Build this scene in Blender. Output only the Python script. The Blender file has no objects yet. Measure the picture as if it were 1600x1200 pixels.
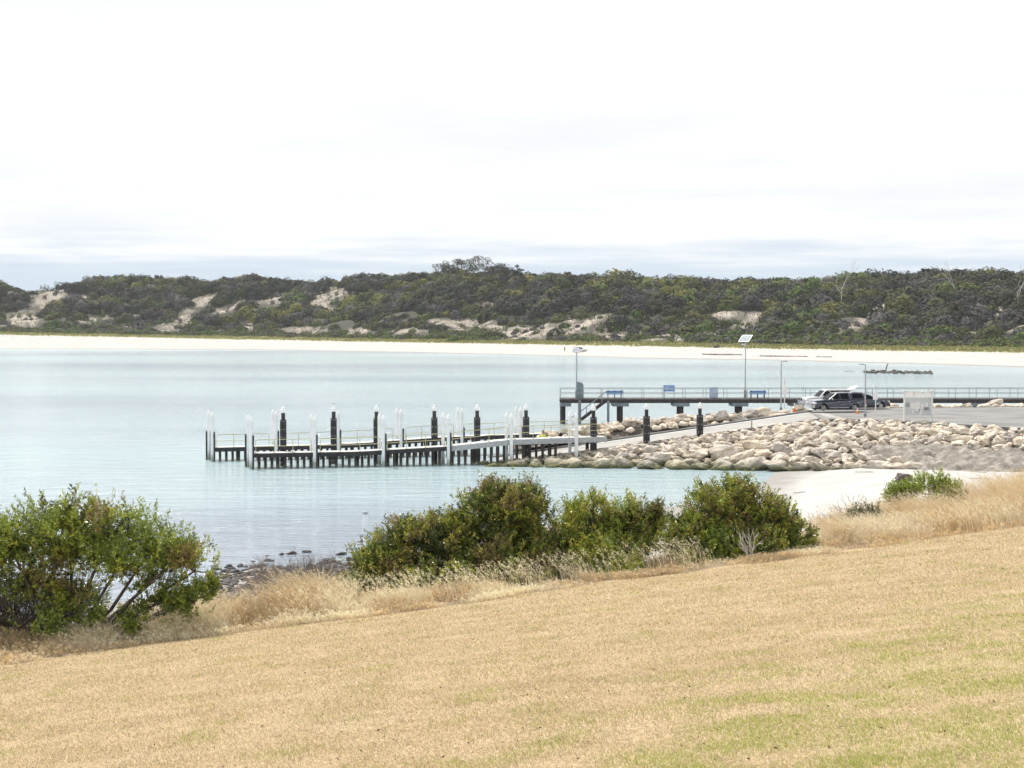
import bpy, bmesh, math, random
import numpy as np
from mathutils import Vector, Matrix, noise as mnoise
random.seed(7); rng = np.random.default_rng(11)
R = math.radians; PI = math.pi
SC = bpy.context.scene; COL = SC.collection

# ------------------------------------------------------------ camera, sky, sun, exposure
F = 2667.0; H = 11.25; HZ = 508.0; PITCH = math.atan((600-HZ)/F)
cam = bpy.data.cameras.new('camera'); camo = bpy.data.objects.new('camera', cam); COL.objects.link(camo)
cam.sensor_width = 36; cam.lens = F*36/1600; cam.clip_start = .5; cam.clip_end = 9000
camo.location = (0, 0, H); camo.rotation_euler = (PI/2-PITCH, 0, 0); SC.camera = camo
SUN_EL, SUN_AZ = R(56), R(-32)          # azimuth measured from +Y towards +X
W = bpy.data.worlds.new('World'); SC.world = W; W.use_nodes = True
nt = W.node_tree; nt.nodes.clear()
def nn(t, **k):
    n = nt.nodes.new(t)
    for a, b in k.items(): setattr(n, a, b)
    return n
out = nn('ShaderNodeOutputWorld'); bg = nn('ShaderNodeBackground'); sky = nn('ShaderNodeTexSky', sky_type='NISHITA')
sky.sun_disc = False; sky.sun_elevation = SUN_EL; sky.sun_rotation = SUN_AZ; sky.air_density = 1.0; sky.dust_density = 2.5
bg.inputs['Strength'].default_value = 0.114
tc = nn('ShaderNodeTexCoord'); sep = nn('ShaderNodeSeparateXYZ'); nt.links.new(tc.outputs['Generated'], sep.inputs[0])
# cloud layer seen from below: direction projected on a flat ceiling
zc = nn('ShaderNodeMath', operation='MAXIMUM'); nt.links.new(sep.outputs['Z'], zc.inputs[0]); zc.inputs[1].default_value = .0
za = nn('ShaderNodeMath', operation='ADD'); nt.links.new(zc.outputs[0], za.inputs[0]); za.inputs[1].default_value = .035
dv = nn('ShaderNodeVectorMath', operation='DIVIDE'); nt.links.new(tc.outputs['Generated'], dv.inputs[0])
cmb = nn('ShaderNodeCombineXYZ')
for i in range(3): nt.links.new(za.outputs[0], cmb.inputs[i])
nt.links.new(cmb.outputs[0], dv.inputs[1])
mp = nn('ShaderNodeMapping'); mp.inputs['Scale'].default_value = (.55, .55, .0); mp.inputs['Location'].default_value = (3.1, 1.7, 0)
nt.links.new(dv.outputs[0], mp.inputs[0])
nz = nn('ShaderNodeTexNoise'); nz.inputs['Scale'].default_value = 1.0; nz.inputs['Detail'].default_value = 7; nz.inputs['Roughness'].default_value = .55
nt.links.new(mp.outputs[0], nz.inputs['Vector'])
cr = nn('ShaderNodeValToRGB'); cr.color_ramp.elements[0].position = .34; cr.color_ramp.elements[1].position = .60
cr.color_ramp.elements[0].color = (7.5, 7.76, 8.05, 1); cr.color_ramp.elements[1].color = (8.6, 8.66, 8.75, 1)
nt.links.new(nz.outputs['Fac'], cr.inputs[0])
# cover: a clearer grey-blue band low down, thick cloud above
cov = nn('ShaderNodeMapRange', interpolation_type='SMOOTHSTEP'); cov.inputs['From Min'].default_value = .026; cov.inputs['From Max'].default_value = .054
wob = nn('ShaderNodeMath', operation='MULTIPLY_ADD'); nt.links.new(nz.outputs['Fac'], wob.inputs[0]); wob.inputs[1].default_value = .05
sub = nn('ShaderNodeMath', operation='SUBTRACT'); nt.links.new(sep.outputs['Z'], sub.inputs[0]); sub.inputs[1].default_value = .025
nt.links.new(sub.outputs[0], wob.inputs[2]); nt.links.new(wob.outputs[0], cov.inputs['Value'])
low = nn('ShaderNodeMixRGB'); low.inputs[0].default_value = 1.0; nt.links.new(sky.outputs[0], low.inputs[1]); low.inputs[2].default_value = (5.5, 6.35, 7.2, 1)
mx = nn('ShaderNodeMixRGB'); nt.links.new(cov.outputs[0], mx.inputs[0]); nt.links.new(low.outputs[0], mx.inputs[1]); nt.links.new(cr.outputs[0], mx.inputs[2])
nt.links.new(mx.outputs[0], bg.inputs['Color']); nt.links.new(bg.outputs[0], out.inputs[0])
sl = bpy.data.lights.new('sun', 'SUN'); sl.energy = 4.9; sl.angle = R(.6); sl.color = (1, .955, .88)
so = bpy.data.objects.new('sun', sl); COL.objects.link(so)
sdir = Vector((math.sin(SUN_AZ)*math.cos(SUN_EL), math.cos(SUN_AZ)*math.cos(SUN_EL), math.sin(SUN_EL)))
so.rotation_euler = sdir.to_track_quat('Z', 'Y').to_euler(); so.location = (0, 0, 60)
SC.view_settings.view_transform = 'Standard'; SC.view_settings.look = 'None'; SC.view_settings.exposure = 0.12; SC.view_settings.gamma = 1
SC.render.engine = 'CYCLES'

# ------------------------------------------------------------ helpers
SP, CP = math.sin(PITCH), math.cos(PITCH)
def ray(px, py):
    u, v = (px-800)/F, (600-py)/F
    return u, CP+v*SP, -SP+v*CP
def P(px, py, d):
    x, y, z = ray(px, py); t = d/y
    return Vector((x*t, d, H+z*t))
def PZ(px, py, z):
    a, b, c = ray(px, py); t = (z-H)/c
    return Vector((a*t, b*t, z))
def proj(x, y, z):
    zz = z-H; dep = y*CP-zz*SP; up = y*SP+zz*CP
    return 800+F*x/dep, 600-F*up/dep
def tag(o, label=None, cat=None, group=None, kind=None):
    if label: o['label'] = label
    if cat: o['category'] = cat
    if group: o['group'] = group
    if kind: o['kind'] = kind
    return o
def empty(name, loc, rz=0, **k):
    o = bpy.data.objects.new(name, None); o.empty_display_size = .3
    o.location = loc; o.rotation_euler = (0, 0, rz); COL.objects.link(o); return tag(o, **k)
def link(name, me, m, parent=None, smooth=False):
    if m: me.materials.append(m)
    if smooth: me.polygons.foreach_set('use_smooth', [True]*len(me.polygons))
    o = bpy.data.objects.new(name, me); COL.objects.link(o)
    if parent: o.parent = parent
    return o
def copy_tree(o, parent=None):
    c = o.copy(); COL.objects.link(c); c.parent = parent
    for ch in list(o.children): copy_tree(ch, c)
    return c
class MB:
    def __init__(s): s.v = []; s.f = []
    def box(s, c, d, rz=0, M=None):
        b = len(s.v); ca, sa = math.cos(rz), math.sin(rz)
        for i in (-1, 1):
            for j in (-1, 1):
                for k in (-1, 1):
                    x, y, z = i*d[0]/2, j*d[1]/2, k*d[2]/2
                    p = Vector((c[0]+x*ca-y*sa, c[1]+x*sa+y*ca, c[2]+z))
                    if M: p = Vector(c)+M@Vector((x, y, z))
                    s.v.append(p)
        for q in ((0,1,3,2),(4,6,7,5),(0,4,5,1),(2,3,7,6),(0,2,6,4),(1,5,7,3)): s.f.append([b+i for i in q])
        return s
    def bar(s, a, b_, w, h):   # square bar from a to b
        a = Vector(a); b_ = Vector(b_); d = b_-a; x = d.normalized()
        up = Vector((0,0,1)) if abs(x.z) < .95 else Vector((1,0,0))
        y = up.cross(x).normalized(); z = x.cross(y)
        M = Matrix((x, y, z)).transposed()
        return s.box((a+b_)/2, (d.length, w, h), M=M)
    def tube(s, pts, rad, n=8, cap=True):
        pts = [Vector(p) for p in pts]
        if not isinstance(rad, (list, tuple)): rad = [rad]*len(pts)
        b = len(s.v); prev = None
        for i, p in enumerate(pts):
            t = (pts[min(i+1, len(pts)-1)]-pts[max(i-1, 0)])
            if t.length < 1e-6: t = Vector((0,0,1))
            t.normalize()
            if prev is None:
                a = Vector((1,0,0)) if abs(t.x) < .8 else Vector((0,1,0)); u = t.cross(a).normalized()
            else: u = (prev-t*prev.dot(t)).normalized()
            prev = u; w = t.cross(u)
            for k in range(n):
                an = 2*PI*k/n; s.v.append(p+(u*math.cos(an)+w*math.sin(an))*rad[i])
        for i in range(len(pts)-1):
            for k in range(n):
                a0 = b+i*n+k; a1 = b+i*n+(k+1) % n; s.f.append([a0, a1, a1+n, a0+n])
        if cap and n > 2:
            s.f.append([b+k for k in range(n)][::-1]); s.f.append([b+(len(pts)-1)*n+k for k in range(n)])
        return s
    def lathe(s, c, prof, n=12):
        return s.tube([(c[0], c[1], c[2]+z) for r, z in prof], [max(r, .001) for r, z in prof], n)
    def prism(s, prof, y0, y1, fy=None):    # xz profile swept along y; fy(x,z,side)->y
        b = len(s.v); n = len(prof)
        for side, y in ((-1, y0), (1, y1)):
            for x, z in prof: s.v.append(Vector((x, fy(x, z, side) if fy else y, z)))
        s.f.append([b+i for i in range(n)]); s.f.append([b+n+i for i in range(n)][::-1])
        for i in range(n): j = (i+1) % n; s.f.append([b+i, b+n+i, b+n+j, b+j])
        return s
    def build(s, name, m, parent=None, smooth=False, bevel=0, off=None):
        me = bpy.data.meshes.new(name)
        vs = s.v if off is None else [v-Vector(off) for v in s.v]
        me.from_pydata([tuple(v) for v in vs], [], s.f); me.update()
        o = link(name, me, m, parent, smooth)
        bm = bmesh.new(); bm.from_mesh(me); bmesh.ops.recalc_face_normals(bm, faces=bm.faces); bm.to_mesh(me); bm.free()
        if bevel:
            md = o.modifiers.new('bevel', 'BEVEL'); md.width = bevel; md.segments = 2; md.limit_method = 'ANGLE'; md.angle_limit = R(35)
        return o
def npmesh(name, V, Q, col=None):
    """V (n,3) verts, Q (m,k) faces of k corners"""
    me = bpy.data.meshes.new(name); k = Q.shape[1]
    me.vertices.add(len(V)); me.vertices.foreach_set('co', V.astype(np.float32).ravel())
    me.loops.add(Q.size); me.loops.foreach_set('vertex_index', Q.astype(np.int32).ravel())
    me.polygons.add(len(Q)); me.polygons.foreach_set('loop_start', np.arange(0, Q.size, k, dtype=np.int32))
    me.polygons.foreach_set('loop_total', np.full(len(Q), k, dtype=np.int32))
    me.update(calc_edges=True)
    if col is not None:
        a = me.color_attributes.new('tint', 'FLOAT_COLOR', 'POINT')
        c = np.ones((len(V), 4), np.float32); c[:, :3] = col; a.data.foreach_set('color', c.ravel())
    return me
def grid(name, xs, ys, fn, m, skip=None):
    """sheet over xs*ys with fn(x,y)->(X,Y,Z)"""
    V = np.array([fn(x, y) for y in ys for x in xs]); nx = len(xs); Q = []
    for j in range(len(ys)-1):
        for i in range(nx-1):
            q = (j*nx+i, j*nx+i+1, (j+1)*nx+i+1, (j+1)*nx+i)
            if skip and skip(V[list(q)].mean(0)): continue
            Q.append(q)
    Q = np.array(Q); used = np.unique(Q); remap = np.zeros(len(V), int); remap[used] = np.arange(len(used))
    return link(name, npmesh(name, V[used], remap[Q]), m, smooth=True)
def fbm(x, y, s, o=4, seed=0.0): return mnoise.fractal(Vector((x/s+seed, y/s-seed, seed*1.7)), 1.0, 2.0, o)
def lerp(x, pts):
    return float(np.interp(x, [p[0] for p in pts], [p[1] for p in pts]))

# ------------------------------------------------------------ materials
def newmat(name):
    m = bpy.data.materials.new(name); m.use_nodes = True; t = m.node_tree
    return m, t, t.nodes['Principled BSDF']
def mat(name, cols, rough=.7, scale=3.0, bump=.0, bscale=None, metal=0, spec=.4, coord='Object', detail=6, stretch=None, lo=.35, hi=.65, coat=0):
    m, t, b = newmat(name)
    b.inputs['Roughness'].default_value = rough; b.inputs['Metallic'].default_value = metal; b.inputs['Specular IOR Level'].default_value = spec
    if coat: b.inputs['Coat Weight'].default_value = coat; b.inputs['Coat Roughness'].default_value = .05
    c = t.nodes.new('ShaderNodeTexCoord'); vec = c.outputs[coord]
    if coord == 'World':
        pass
    if stretch:
        mpn = t.nodes.new('ShaderNodeMapping'); mpn.inputs['Scale'].default_value = stretch; t.links.new(vec, mpn.inputs[0]); vec = mpn.outputs[0]
    n = t.nodes.new('ShaderNodeTexNoise'); n.inputs['Scale'].default_value = scale; n.inputs['Detail'].default_value = detail; t.links.new(vec, n.inputs['Vector'])
    r = t.nodes.new('ShaderNodeValToRGB'); el = r.color_ramp.elements
    el[0].position = lo; el[1].position = hi; el[0].color = (*cols[0], 1); el[1].color = (*cols[-1], 1)
    for i, cc in enumerate(cols[1:-1]):
        e = el.new(lo+(hi-lo)*(i+1)/(len(cols)-1)); e.color = (*cc, 1)
    t.links.new(n.outputs['Fac'], r.inputs[0]); t.links.new(r.outputs[0], b.inputs['Base Color'])
    if bump:
        n2 = t.nodes.new('ShaderNodeTexNoise'); n2.inputs['Scale'].default_value = bscale or scale*4; n2.inputs['Detail'].default_value = 8; t.links.new(vec, n2.inputs['Vector'])
        bp = t.nodes.new('ShaderNodeBump'); bp.inputs['Strength'].default_value = 1; bp.inputs['Distance'].default_value = bump
        t.links.new(n2.outputs['Fac'], bp.inputs['Height']); t.links.new(bp.outputs[0], b.inputs['Normal'])
    return m
def leafmat(name, trans=.35, rough=.5, gain=(1, 1, 1), spec=.3):
    m, t, b = newmat(name)
    a = t.nodes.new('ShaderNodeAttribute'); a.attribute_name = 'tint'
    b.inputs['Roughness'].default_value = rough; b.inputs['Specular IOR Level'].default_value = spec
    t.links.new(a.outputs['Color'], b.inputs['Base Color'])
    tr = t.nodes.new('ShaderNodeBsdfTranslucent'); t.links.new(a.outputs['Color'], tr.inputs['Color'])
    mx_ = t.nodes.new('ShaderNodeMixShader'); mx_.inputs[0].default_value = trans
    t.links.new(b.outputs[0], mx_.inputs[1]); t.links.new(tr.outputs[0], mx_.inputs[2]); t.links.new(mx_.outputs[0], t.nodes['Material Output'].inputs[0])
    return m
M = {}
M['white'] = mat('white_paint', [(.72,.74,.76),(.84,.85,.86)], .55, 2.0, .002, 20)
M['whitecap'] = mat('white_cap', [(.80,.81,.82),(.88,.88,.88)], .35, 4)
M['black'] = mat('black_plastic', [(.012,.012,.015),(.035,.034,.036)], .55, 3.0, .004, 18)
M['timber'] = mat('dark_timber', [(.022,.018,.017),(.06,.048,.044)], .85, 4.0, .01, 25, stretch=(1,1,.2))
M['deckconc'] = mat('pale_decking', [(.42,.42,.41),(.62,.62,.60)], .8, 1.5, .004, 30)
M['steel'] = mat('galvanised_steel', [(.34,.36,.38),(.46,.48,.50)], .5, 5, metal=.3)
M['bluesteel'] = mat('painted_grey_steel', [(.17,.21,.25),(.25,.29,.33)], .6, 2)
M['yellow'] = mat('yellow_rail_paint', [(.44,.41,.20),(.54,.51,.30)], .5, 6)
M['rail'] = mat('weathered_rail', [(.20,.21,.22),(.33,.34,.34)], .6, 6, metal=.2)
M['jettydeck'] = mat('jetty_timber', [(.06,.055,.052),(.14,.13,.125)], .85, 3, .01, 20)
M['cap'] = mat('headstock_concrete', [(.13,.16,.18),(.21,.24,.26)], .8, 2, .01)
M['blue'] = mat('blue_paint', [(.05,.16,.38),(.08,.22,.46)], .5, 5)
M['bluesign'] = mat('blue_sign_face', [(.09,.22,.50),(.14,.30,.60)], .4, 14)
M['greybox'] = mat('grey_panel', [(.36,.42,.50),(.46,.52,.60)], .5, 3)
M['asphalt'] = mat('asphalt', [(.16,.157,.155),(.235,.23,.225)], .9, .35, .006, 60, coord='Object', detail=10)
M['concrete'] = mat('ramp_concrete', [(.27,.262,.245),(.36,.352,.33)], .85, .5, .006, 8, detail=10)
M['kerb'] = mat('kerb_concrete', [(.15,.15,.148),(.24,.24,.235)], .9, 1.2, .006, 8)
M['paintline'] = mat('white_line', [(.68,.68,.66),(.80,.80,.78)], .7, 2)
M['solar'] = mat('solar_cells', [(.10,.13,.17),(.17,.20,.25)], .5, 3, spec=.15)
M['orange'] = mat('orange_plastic', [(.75,.16,.05),(.82,.24,.08)], .5, 4)
M['glass'] = mat('vehicle_glass', [(.004,.005,.007),(.008,.010,.014)], .15, 2, spec=.06)
M['darkcar'] = mat('dark_blue_grey_paint', [(.034,.044,.075),(.042,.054,.088)], .22, 1.5, spec=.6, coat=.9)
M['whitecar'] = mat('white_car_paint', [(.70,.71,.72),(.80,.80,.80)], .25, 1.5, spec=.5, coat=.7)
M['greycar'] = mat('dark_grey_paint', [(.035,.04,.048),(.05,.055,.062)], .25, 1.5, spec=.6, coat=.8)
M['trim'] = mat('black_trim', [(.015,.015,.016),(.03,.03,.03)], .6, 8)
M['tyre'] = mat('tyre_rubber', [(.012,.012,.012),(.03,.03,.03)], .9, 8)
M['alloy'] = mat('alloy', [(.45,.46,.48),(.6,.61,.62)], .3, 5, metal=.7)
M['chrome'] = mat('chrome', [(.6,.6,.62),(.75,.75,.76)], .15, 5, metal=.9)
M['lamp'] = mat('headlamp', [(.7,.72,.75),(.85,.86,.88)], .1, 5, spec=.8)
M['redlamp'] = mat('tail_lamp', [(.35,.02,.02),(.45,.04,.03)], .2, 5, spec=.8)
M['skin'] = mat('skin', [(.36,.20,.14),(.45,.27,.19)], .6, 8)
M['hivis'] = mat('hivis_fabric', [(.52,.62,.10),(.66,.74,.18)], .8, 8)
M['navy'] = mat('navy_fabric', [(.012,.016,.03),(.03,.035,.055)], .85, 8)
M['hair'] = mat('dark_hair', [(.01,.008,.007),(.03,.022,.018)], .6, 20)
M['bark'] = mat('grey_brown_bark', [(.055,.045,.038),(.14,.12,.10)], .9, 6, .01, 30)
M['deadwood'] = mat('bleached_wood', [(.42,.39,.37),(.58,.55,.52)], .9, 4)
M['greytwig'] = mat('grey_twig', [(.16,.14,.13),(.30,.27,.25)], .9, 4)
M['bird'] = mat('white_feather', [(.70,.70,.70),(.82,.82,.82)], .8, 8)
M['birdwing'] = mat('grey_feather', [(.22,.23,.25),(.34,.35,.37)], .8, 8)
M['paper'] = mat('white_notice', [(.62,.63,.62),(.78,.79,.78)], .7, 9)
M['seaweed'] = mat('dry_seagrass_wrack', [(.16,.14,.12),(.26,.235,.205),(.42,.385,.34)], .95, 1.6, .14, 9, detail=10, lo=.3, hi=.7)
M['darkrock'] = mat('dark_shore_rock', [(.035,.031,.03),(.10,.088,.082)], .8, 3, .03, 8)
M['brownrock'] = mat('brown_rock', [(.09,.07,.065),(.17,.135,.125)], .85, 3, .03, 8)
M['leaf'] = leafmat('glossy_shrub_leaf', .24, .38, spec=.45)
M['drygrass'] = leafmat('dry_grass_blade', .35, .7)
M['scrub'] = leafmat('dune_scrub_leaf', .12, .75, spec=.1)
M['lawnblade'] = leafmat('mown_grass_blade', .30, .75)

def rockmat(name, cols):
    m = mat(name, cols, .9, .9, .05, 3.2, coord='Object', detail=12, lo=.32, hi=.68, spec=.2)
    t = m.node_tree; b = t.nodes['Principled BSDF']; src = b.inputs['Base Color'].links[0].from_socket
    oi = t.nodes.new('ShaderNodeObjectInfo'); hs = t.nodes.new('ShaderNodeMixRGB'); hs.blend_type = 'MULTIPLY'; hs.inputs[0].default_value = 1
    vr = t.nodes.new('ShaderNodeValToRGB'); e = vr.color_ramp.elements
    e[0].color = (.74,.73,.75,1); e[1].position = 1; e[1].color = (1.12,1.08,1.02,1)
    for p_, c_ in ((.3,(1.0,.98,.95,1)),(.55,(.88,.86,.86,1)),(.8,(1.04,.98,.90,1))): k = e.new(p_); k.color = c_
    t.links.new(oi.outputs['Random'], vr.inputs[0]); t.links.new(src, hs.inputs[1]); t.links.new(vr.outputs[0], hs.inputs[2])
    # shade of limestone pits and cavities, put into the colour by noise
    vo = t.nodes.new('ShaderNodeTexNoise'); vo.inputs['Scale'].default_value = 9; vo.inputs['Detail'].default_value = 6
    tc_ = t.nodes.new('ShaderNodeTexCoord'); t.links.new(tc_.outputs['Object'], vo.inputs['Vector'])
    pr = t.nodes.new('ShaderNodeMapRange'); pr.inputs['From Min'].default_value = .30; pr.inputs['From Max'].default_value = .46; pr.inputs['To Min'].default_value = .42
    t.links.new(vo.outputs['Fac'], pr.inputs['Value'])
    pm = t.nodes.new('ShaderNodeMixRGB'); pm.blend_type = 'MULTIPLY'; pm.inputs[0].default_value = 1
    t.links.new(hs.outputs[0], pm.inputs[1]); t.links.new(pr.outputs[0], pm.inputs[2])
    # weed stain up to the high-tide mark
    g = t.nodes.new('ShaderNodeNewGeometry'); s = t.nodes.new('ShaderNodeSeparateXYZ'); t.links.new(g.outputs['Position'], s.inputs[0])
    ad = t.nodes.new('ShaderNodeMath'); ad.operation = 'MULTIPLY_ADD'; t.links.new(vo.outputs['Fac'], ad.inputs[0]); ad.inputs[1].default_value = -.7; t.links.new(s.outputs['Z'], ad.inputs[2])
    mr = t.nodes.new('ShaderNodeMapRange'); mr.inputs['From Min'].default_value = .48; mr.inputs['From Max'].default_value = -.22; t.links.new(ad.outputs[0], mr.inputs['Value'])
    gm = t.nodes.new('ShaderNodeMixRGB'); t.links.new(mr.outputs[0], gm.inputs[0]); t.links.new(pm.outputs[0], gm.inputs[1]); gm.inputs[2].default_value = (.11,.115,.05,1)
    t.links.new(gm.outputs[0], b.inputs['Base Color'])
    return m
M['rock'] = rockmat('pale_limestone', [(.37,.325,.27),(.60,.55,.48),(.77,.72,.65)])

def tide(m, col, z0, z1):      # growth and staining left by the tide
    t = m.node_tree; b = t.nodes['Principled BSDF']; src = b.inputs['Base Color'].links[0].from_socket
    g = t.nodes.new('ShaderNodeNewGeometry'); s = t.nodes.new('ShaderNodeSeparateXYZ'); t.links.new(g.outputs['Position'], s.inputs[0])
    n = t.nodes.new('ShaderNodeTexNoise'); n.inputs['Scale'].default_value = 5; t.links.new(g.outputs['Position'], n.inputs['Vector'])
    a = t.nodes.new('ShaderNodeMath'); a.operation = 'MULTIPLY_ADD'; t.links.new(n.outputs['Fac'], a.inputs[0]); a.inputs[1].default_value = -.6; t.links.new(s.outputs['Z'], a.inputs[2])
    r = t.nodes.new('ShaderNodeMapRange'); r.inputs['From Min'].default_value = z1; r.inputs['From Max'].default_value = z0; r.inputs['To Max'].default_value = .85; t.links.new(a.outputs[0], r.inputs['Value'])
    x = t.nodes.new('ShaderNodeMixRGB'); t.links.new(r.outputs[0], x.inputs[0]); t.links.new(src, x.inputs[1]); x.inputs[2].default_value = (*col, 1); t.links.new(x.outputs[0], b.inputs['Base Color'])
tide(M['white'], (.24,.27,.21), -.05, .45); tide(M['timber'], (.12,.125,.085), -.2, .12); tide(M['black'], (.10,.11,.08), -.2, .10)
# sand
M['sand'] = mat('white_sand', [(.385,.375,.355),(.46,.45,.43)], .95, .35, .05, 5, detail=10)
_t = M['sand'].node_tree; _b = _t.nodes['Principled BSDF']; _s = _b.inputs['Base Color'].links[0].from_socket      # damp margin at the water's edge
_g = _t.nodes.new('ShaderNodeNewGeometry'); _z = _t.nodes.new('ShaderNodeSeparateXYZ'); _t.links.new(_g.outputs['Position'], _z.inputs[0])
_n = [q for q in _t.nodes if q.bl_idname == 'ShaderNodeTexNoise'][0]; _k = _t.nodes.new('ShaderNodeMath'); _k.operation = 'MULTIPLY_ADD'
_t.links.new(_n.outputs['Fac'], _k.inputs[0]); _k.inputs[1].default_value = -.5; _t.links.new(_z.outputs['Z'], _k.inputs[2])
_m = _t.nodes.new('ShaderNodeMapRange'); _m.inputs['From Min'].default_value = -.16; _m.inputs['From Max'].default_value = .05; _t.links.new(_k.outputs[0], _m.inputs['Value'])
_x = _t.nodes.new('ShaderNodeMixRGB'); _t.links.new(_m.outputs[0], _x.inputs[0]); _x.inputs[1].default_value = (.27,.255,.235,1); _t.links.new(_s, _x.inputs[2]); _t.links.new(_x.outputs[0], _b.inputs['Base Color'])
def lawnmat():
    m, t, b = newmat('dry_lawn'); b.inputs['Roughness'].default_value = .95; b.inputs['Specular IOR Level'].default_value = .1
    c = t.nodes.new('ShaderNodeTexCoord')
    def noise(sc, st=None, det=6):
        v = c.outputs['Object']
        if st: q = t.nodes.new('ShaderNodeMapping'); q.inputs['Scale'].default_value = st; q.inputs['Rotation'].default_value = (0,0,R(-24)); t.links.new(v, q.inputs[0]); v = q.outputs[0]
        n = t.nodes.new('ShaderNodeTexNoise'); n.inputs['Scale'].default_value = sc; n.inputs['Detail'].default_value = det; t.links.new(v, n.inputs['Vector']); return n.outputs['Fac']
    r = t.nodes.new('ShaderNodeValToRGB'); e = r.color_ramp.elements; e[0].position = .32; e[1].position = .7
    e[0].color = (.42,.325,.20,1); e[1].color = (.48,.38,.245,1)
    t.links.new(noise(1.0, (.25,1.0,1)), r.inputs[0])
    r2 = t.nodes.new('ShaderNodeValToRGB'); e = r2.color_ramp.elements; e[0].position = .35; e[1].position = .62; e[0].color = (.62,.58,.5,1); e[1].color = (1.12,1.1,1.08,1)
    t.links.new(noise(28, None, 4), r2.inputs[0])
    mu = t.nodes.new('ShaderNodeMixRGB'); mu.blend_type = 'MULTIPLY'; mu.inputs[0].default_value = .8; t.links.new(r.outputs[0], mu.inputs[1]); t.links.new(r2.outputs[0], mu.inputs[2])
    t.links.new(mu.outputs[0], b.inputs['Base Color'])
    bp = t.nodes.new('ShaderNodeBump'); bp.inputs['Distance'].default_value = .02; t.links.new(noise(45), bp.inputs['Height']); t.links.new(bp.outputs[0], b.inputs['Normal'])
    return m
M['lawn'] = lawnmat()
M['bank'] = mat('dry_bank_soil', [(.14,.10,.065),(.25,.19,.125)], .95, 2, .03, 12)
M['rubble'] = mat('gap_dark_rubble', [(.07,.06,.05),(.16,.135,.115)], .95, 1.2, .1, 5)  # rubble coloured dark: shade of the gaps between boulders put into it

def watermat():
    m, t, b = newmat('sea_water'); b.inputs['Roughness'].default_value = .11; b.inputs['IOR'].default_value = 1.33
    c = t.nodes.new('ShaderNodeTexCoord'); o = c.outputs['Object']
    def noise(sc, st, det=3, rough=.5):
        q = t.nodes.new('ShaderNodeMapping'); q.inputs['Scale'].default_value = st; t.links.new(o, q.inputs[0])
        n = t.nodes.new('ShaderNodeTexNoise'); n.inputs['Scale'].default_value = sc; n.inputs['Detail'].default_value = det; n.inputs['Roughness'].default_value = rough; t.links.new(q.outputs[0], n.inputs['Vector']); return n.outputs['Fac']
    # ruffled and calm areas
    patch = noise(.02, (.35, 1, 1), 4)
    pr = t.nodes.new('ShaderNodeMapRange'); pr.inputs['From Min'].default_value = .40; pr.inputs['From Max'].default_value = .62; pr.inputs['To Min'].default_value = .5; pr.inputs['To Max'].default_value = 1.0; t.links.new(patch, pr.inputs['Value'])
    w1 = noise(2.6, (.40, 1, 1), 5, .6); w2 = noise(.5, (.35, 1, 1), 4, .6)
    ad = t.nodes.new('ShaderNodeMath'); ad.operation = 'MULTIPLY_ADD'; t.links.new(w2, ad.inputs[0]); ad.inputs[1].default_value = 2.4; t.links.new(w1, ad.inputs[2])
    mu = t.nodes.new('ShaderNodeMath'); mu.operation = 'MULTIPLY'; t.links.new(ad.outputs[0], mu.inputs[0]); t.links.new(pr.outputs[0], mu.inputs[1])
    bp = t.nodes.new('ShaderNodeBump'); bp.inputs['Distance'].default_value = .22; t.links.new(mu.outputs[0], bp.inputs['Height']); t.links.new(bp.outputs[0], b.inputs['Normal'])
    # pale sand bottom seen through, with weed beds
    r = t.nodes.new('ShaderNodeValToRGB'); e = r.color_ramp.elements; e[0].position = .33; e[1].position = .50; e[0].color = (.25,.32,.39,1); e[1].color = (.36,.455,.50,1)
    k = e.new(.7); k.color = (.41,.54,.565,1)
    t.links.new(noise(.012, (.3, 1, 1), 5), r.inputs[0])
    # dark look of ruffled water near the shore, put into the colour
    sx = t.nodes.new('ShaderNodeSeparateXYZ'); t.links.new(o, sx.inputs[0])
    jy = t.nodes.new('ShaderNodeMath'); jy.operation = 'MULTIPLY_ADD'; t.links.new(noise(.08, (.5,1,1), 4), jy.inputs[0]); jy.inputs[1].default_value = 16; t.links.new(sx.outputs['Y'], jy.inputs[2])
    mr = t.nodes.new('ShaderNodeMapRange'); mr.inputs['From Min'].default_value = 118; mr.inputs['From Max'].default_value = 100; t.links.new(jy.outputs[0], mr.inputs['Value'])
    mm = t.nodes.new('ShaderNodeMixRGB'); t.links.new(mr.outputs[0], mm.inputs[0]); t.links.new(r.outputs[0], mm.inputs[1]); mm.inputs[2].default_value = (.25,.30,.36,1)
    t.links.new(mm.outputs[0], b.inputs['Base Color'])
    return m
M['water'] = watermat()

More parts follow.
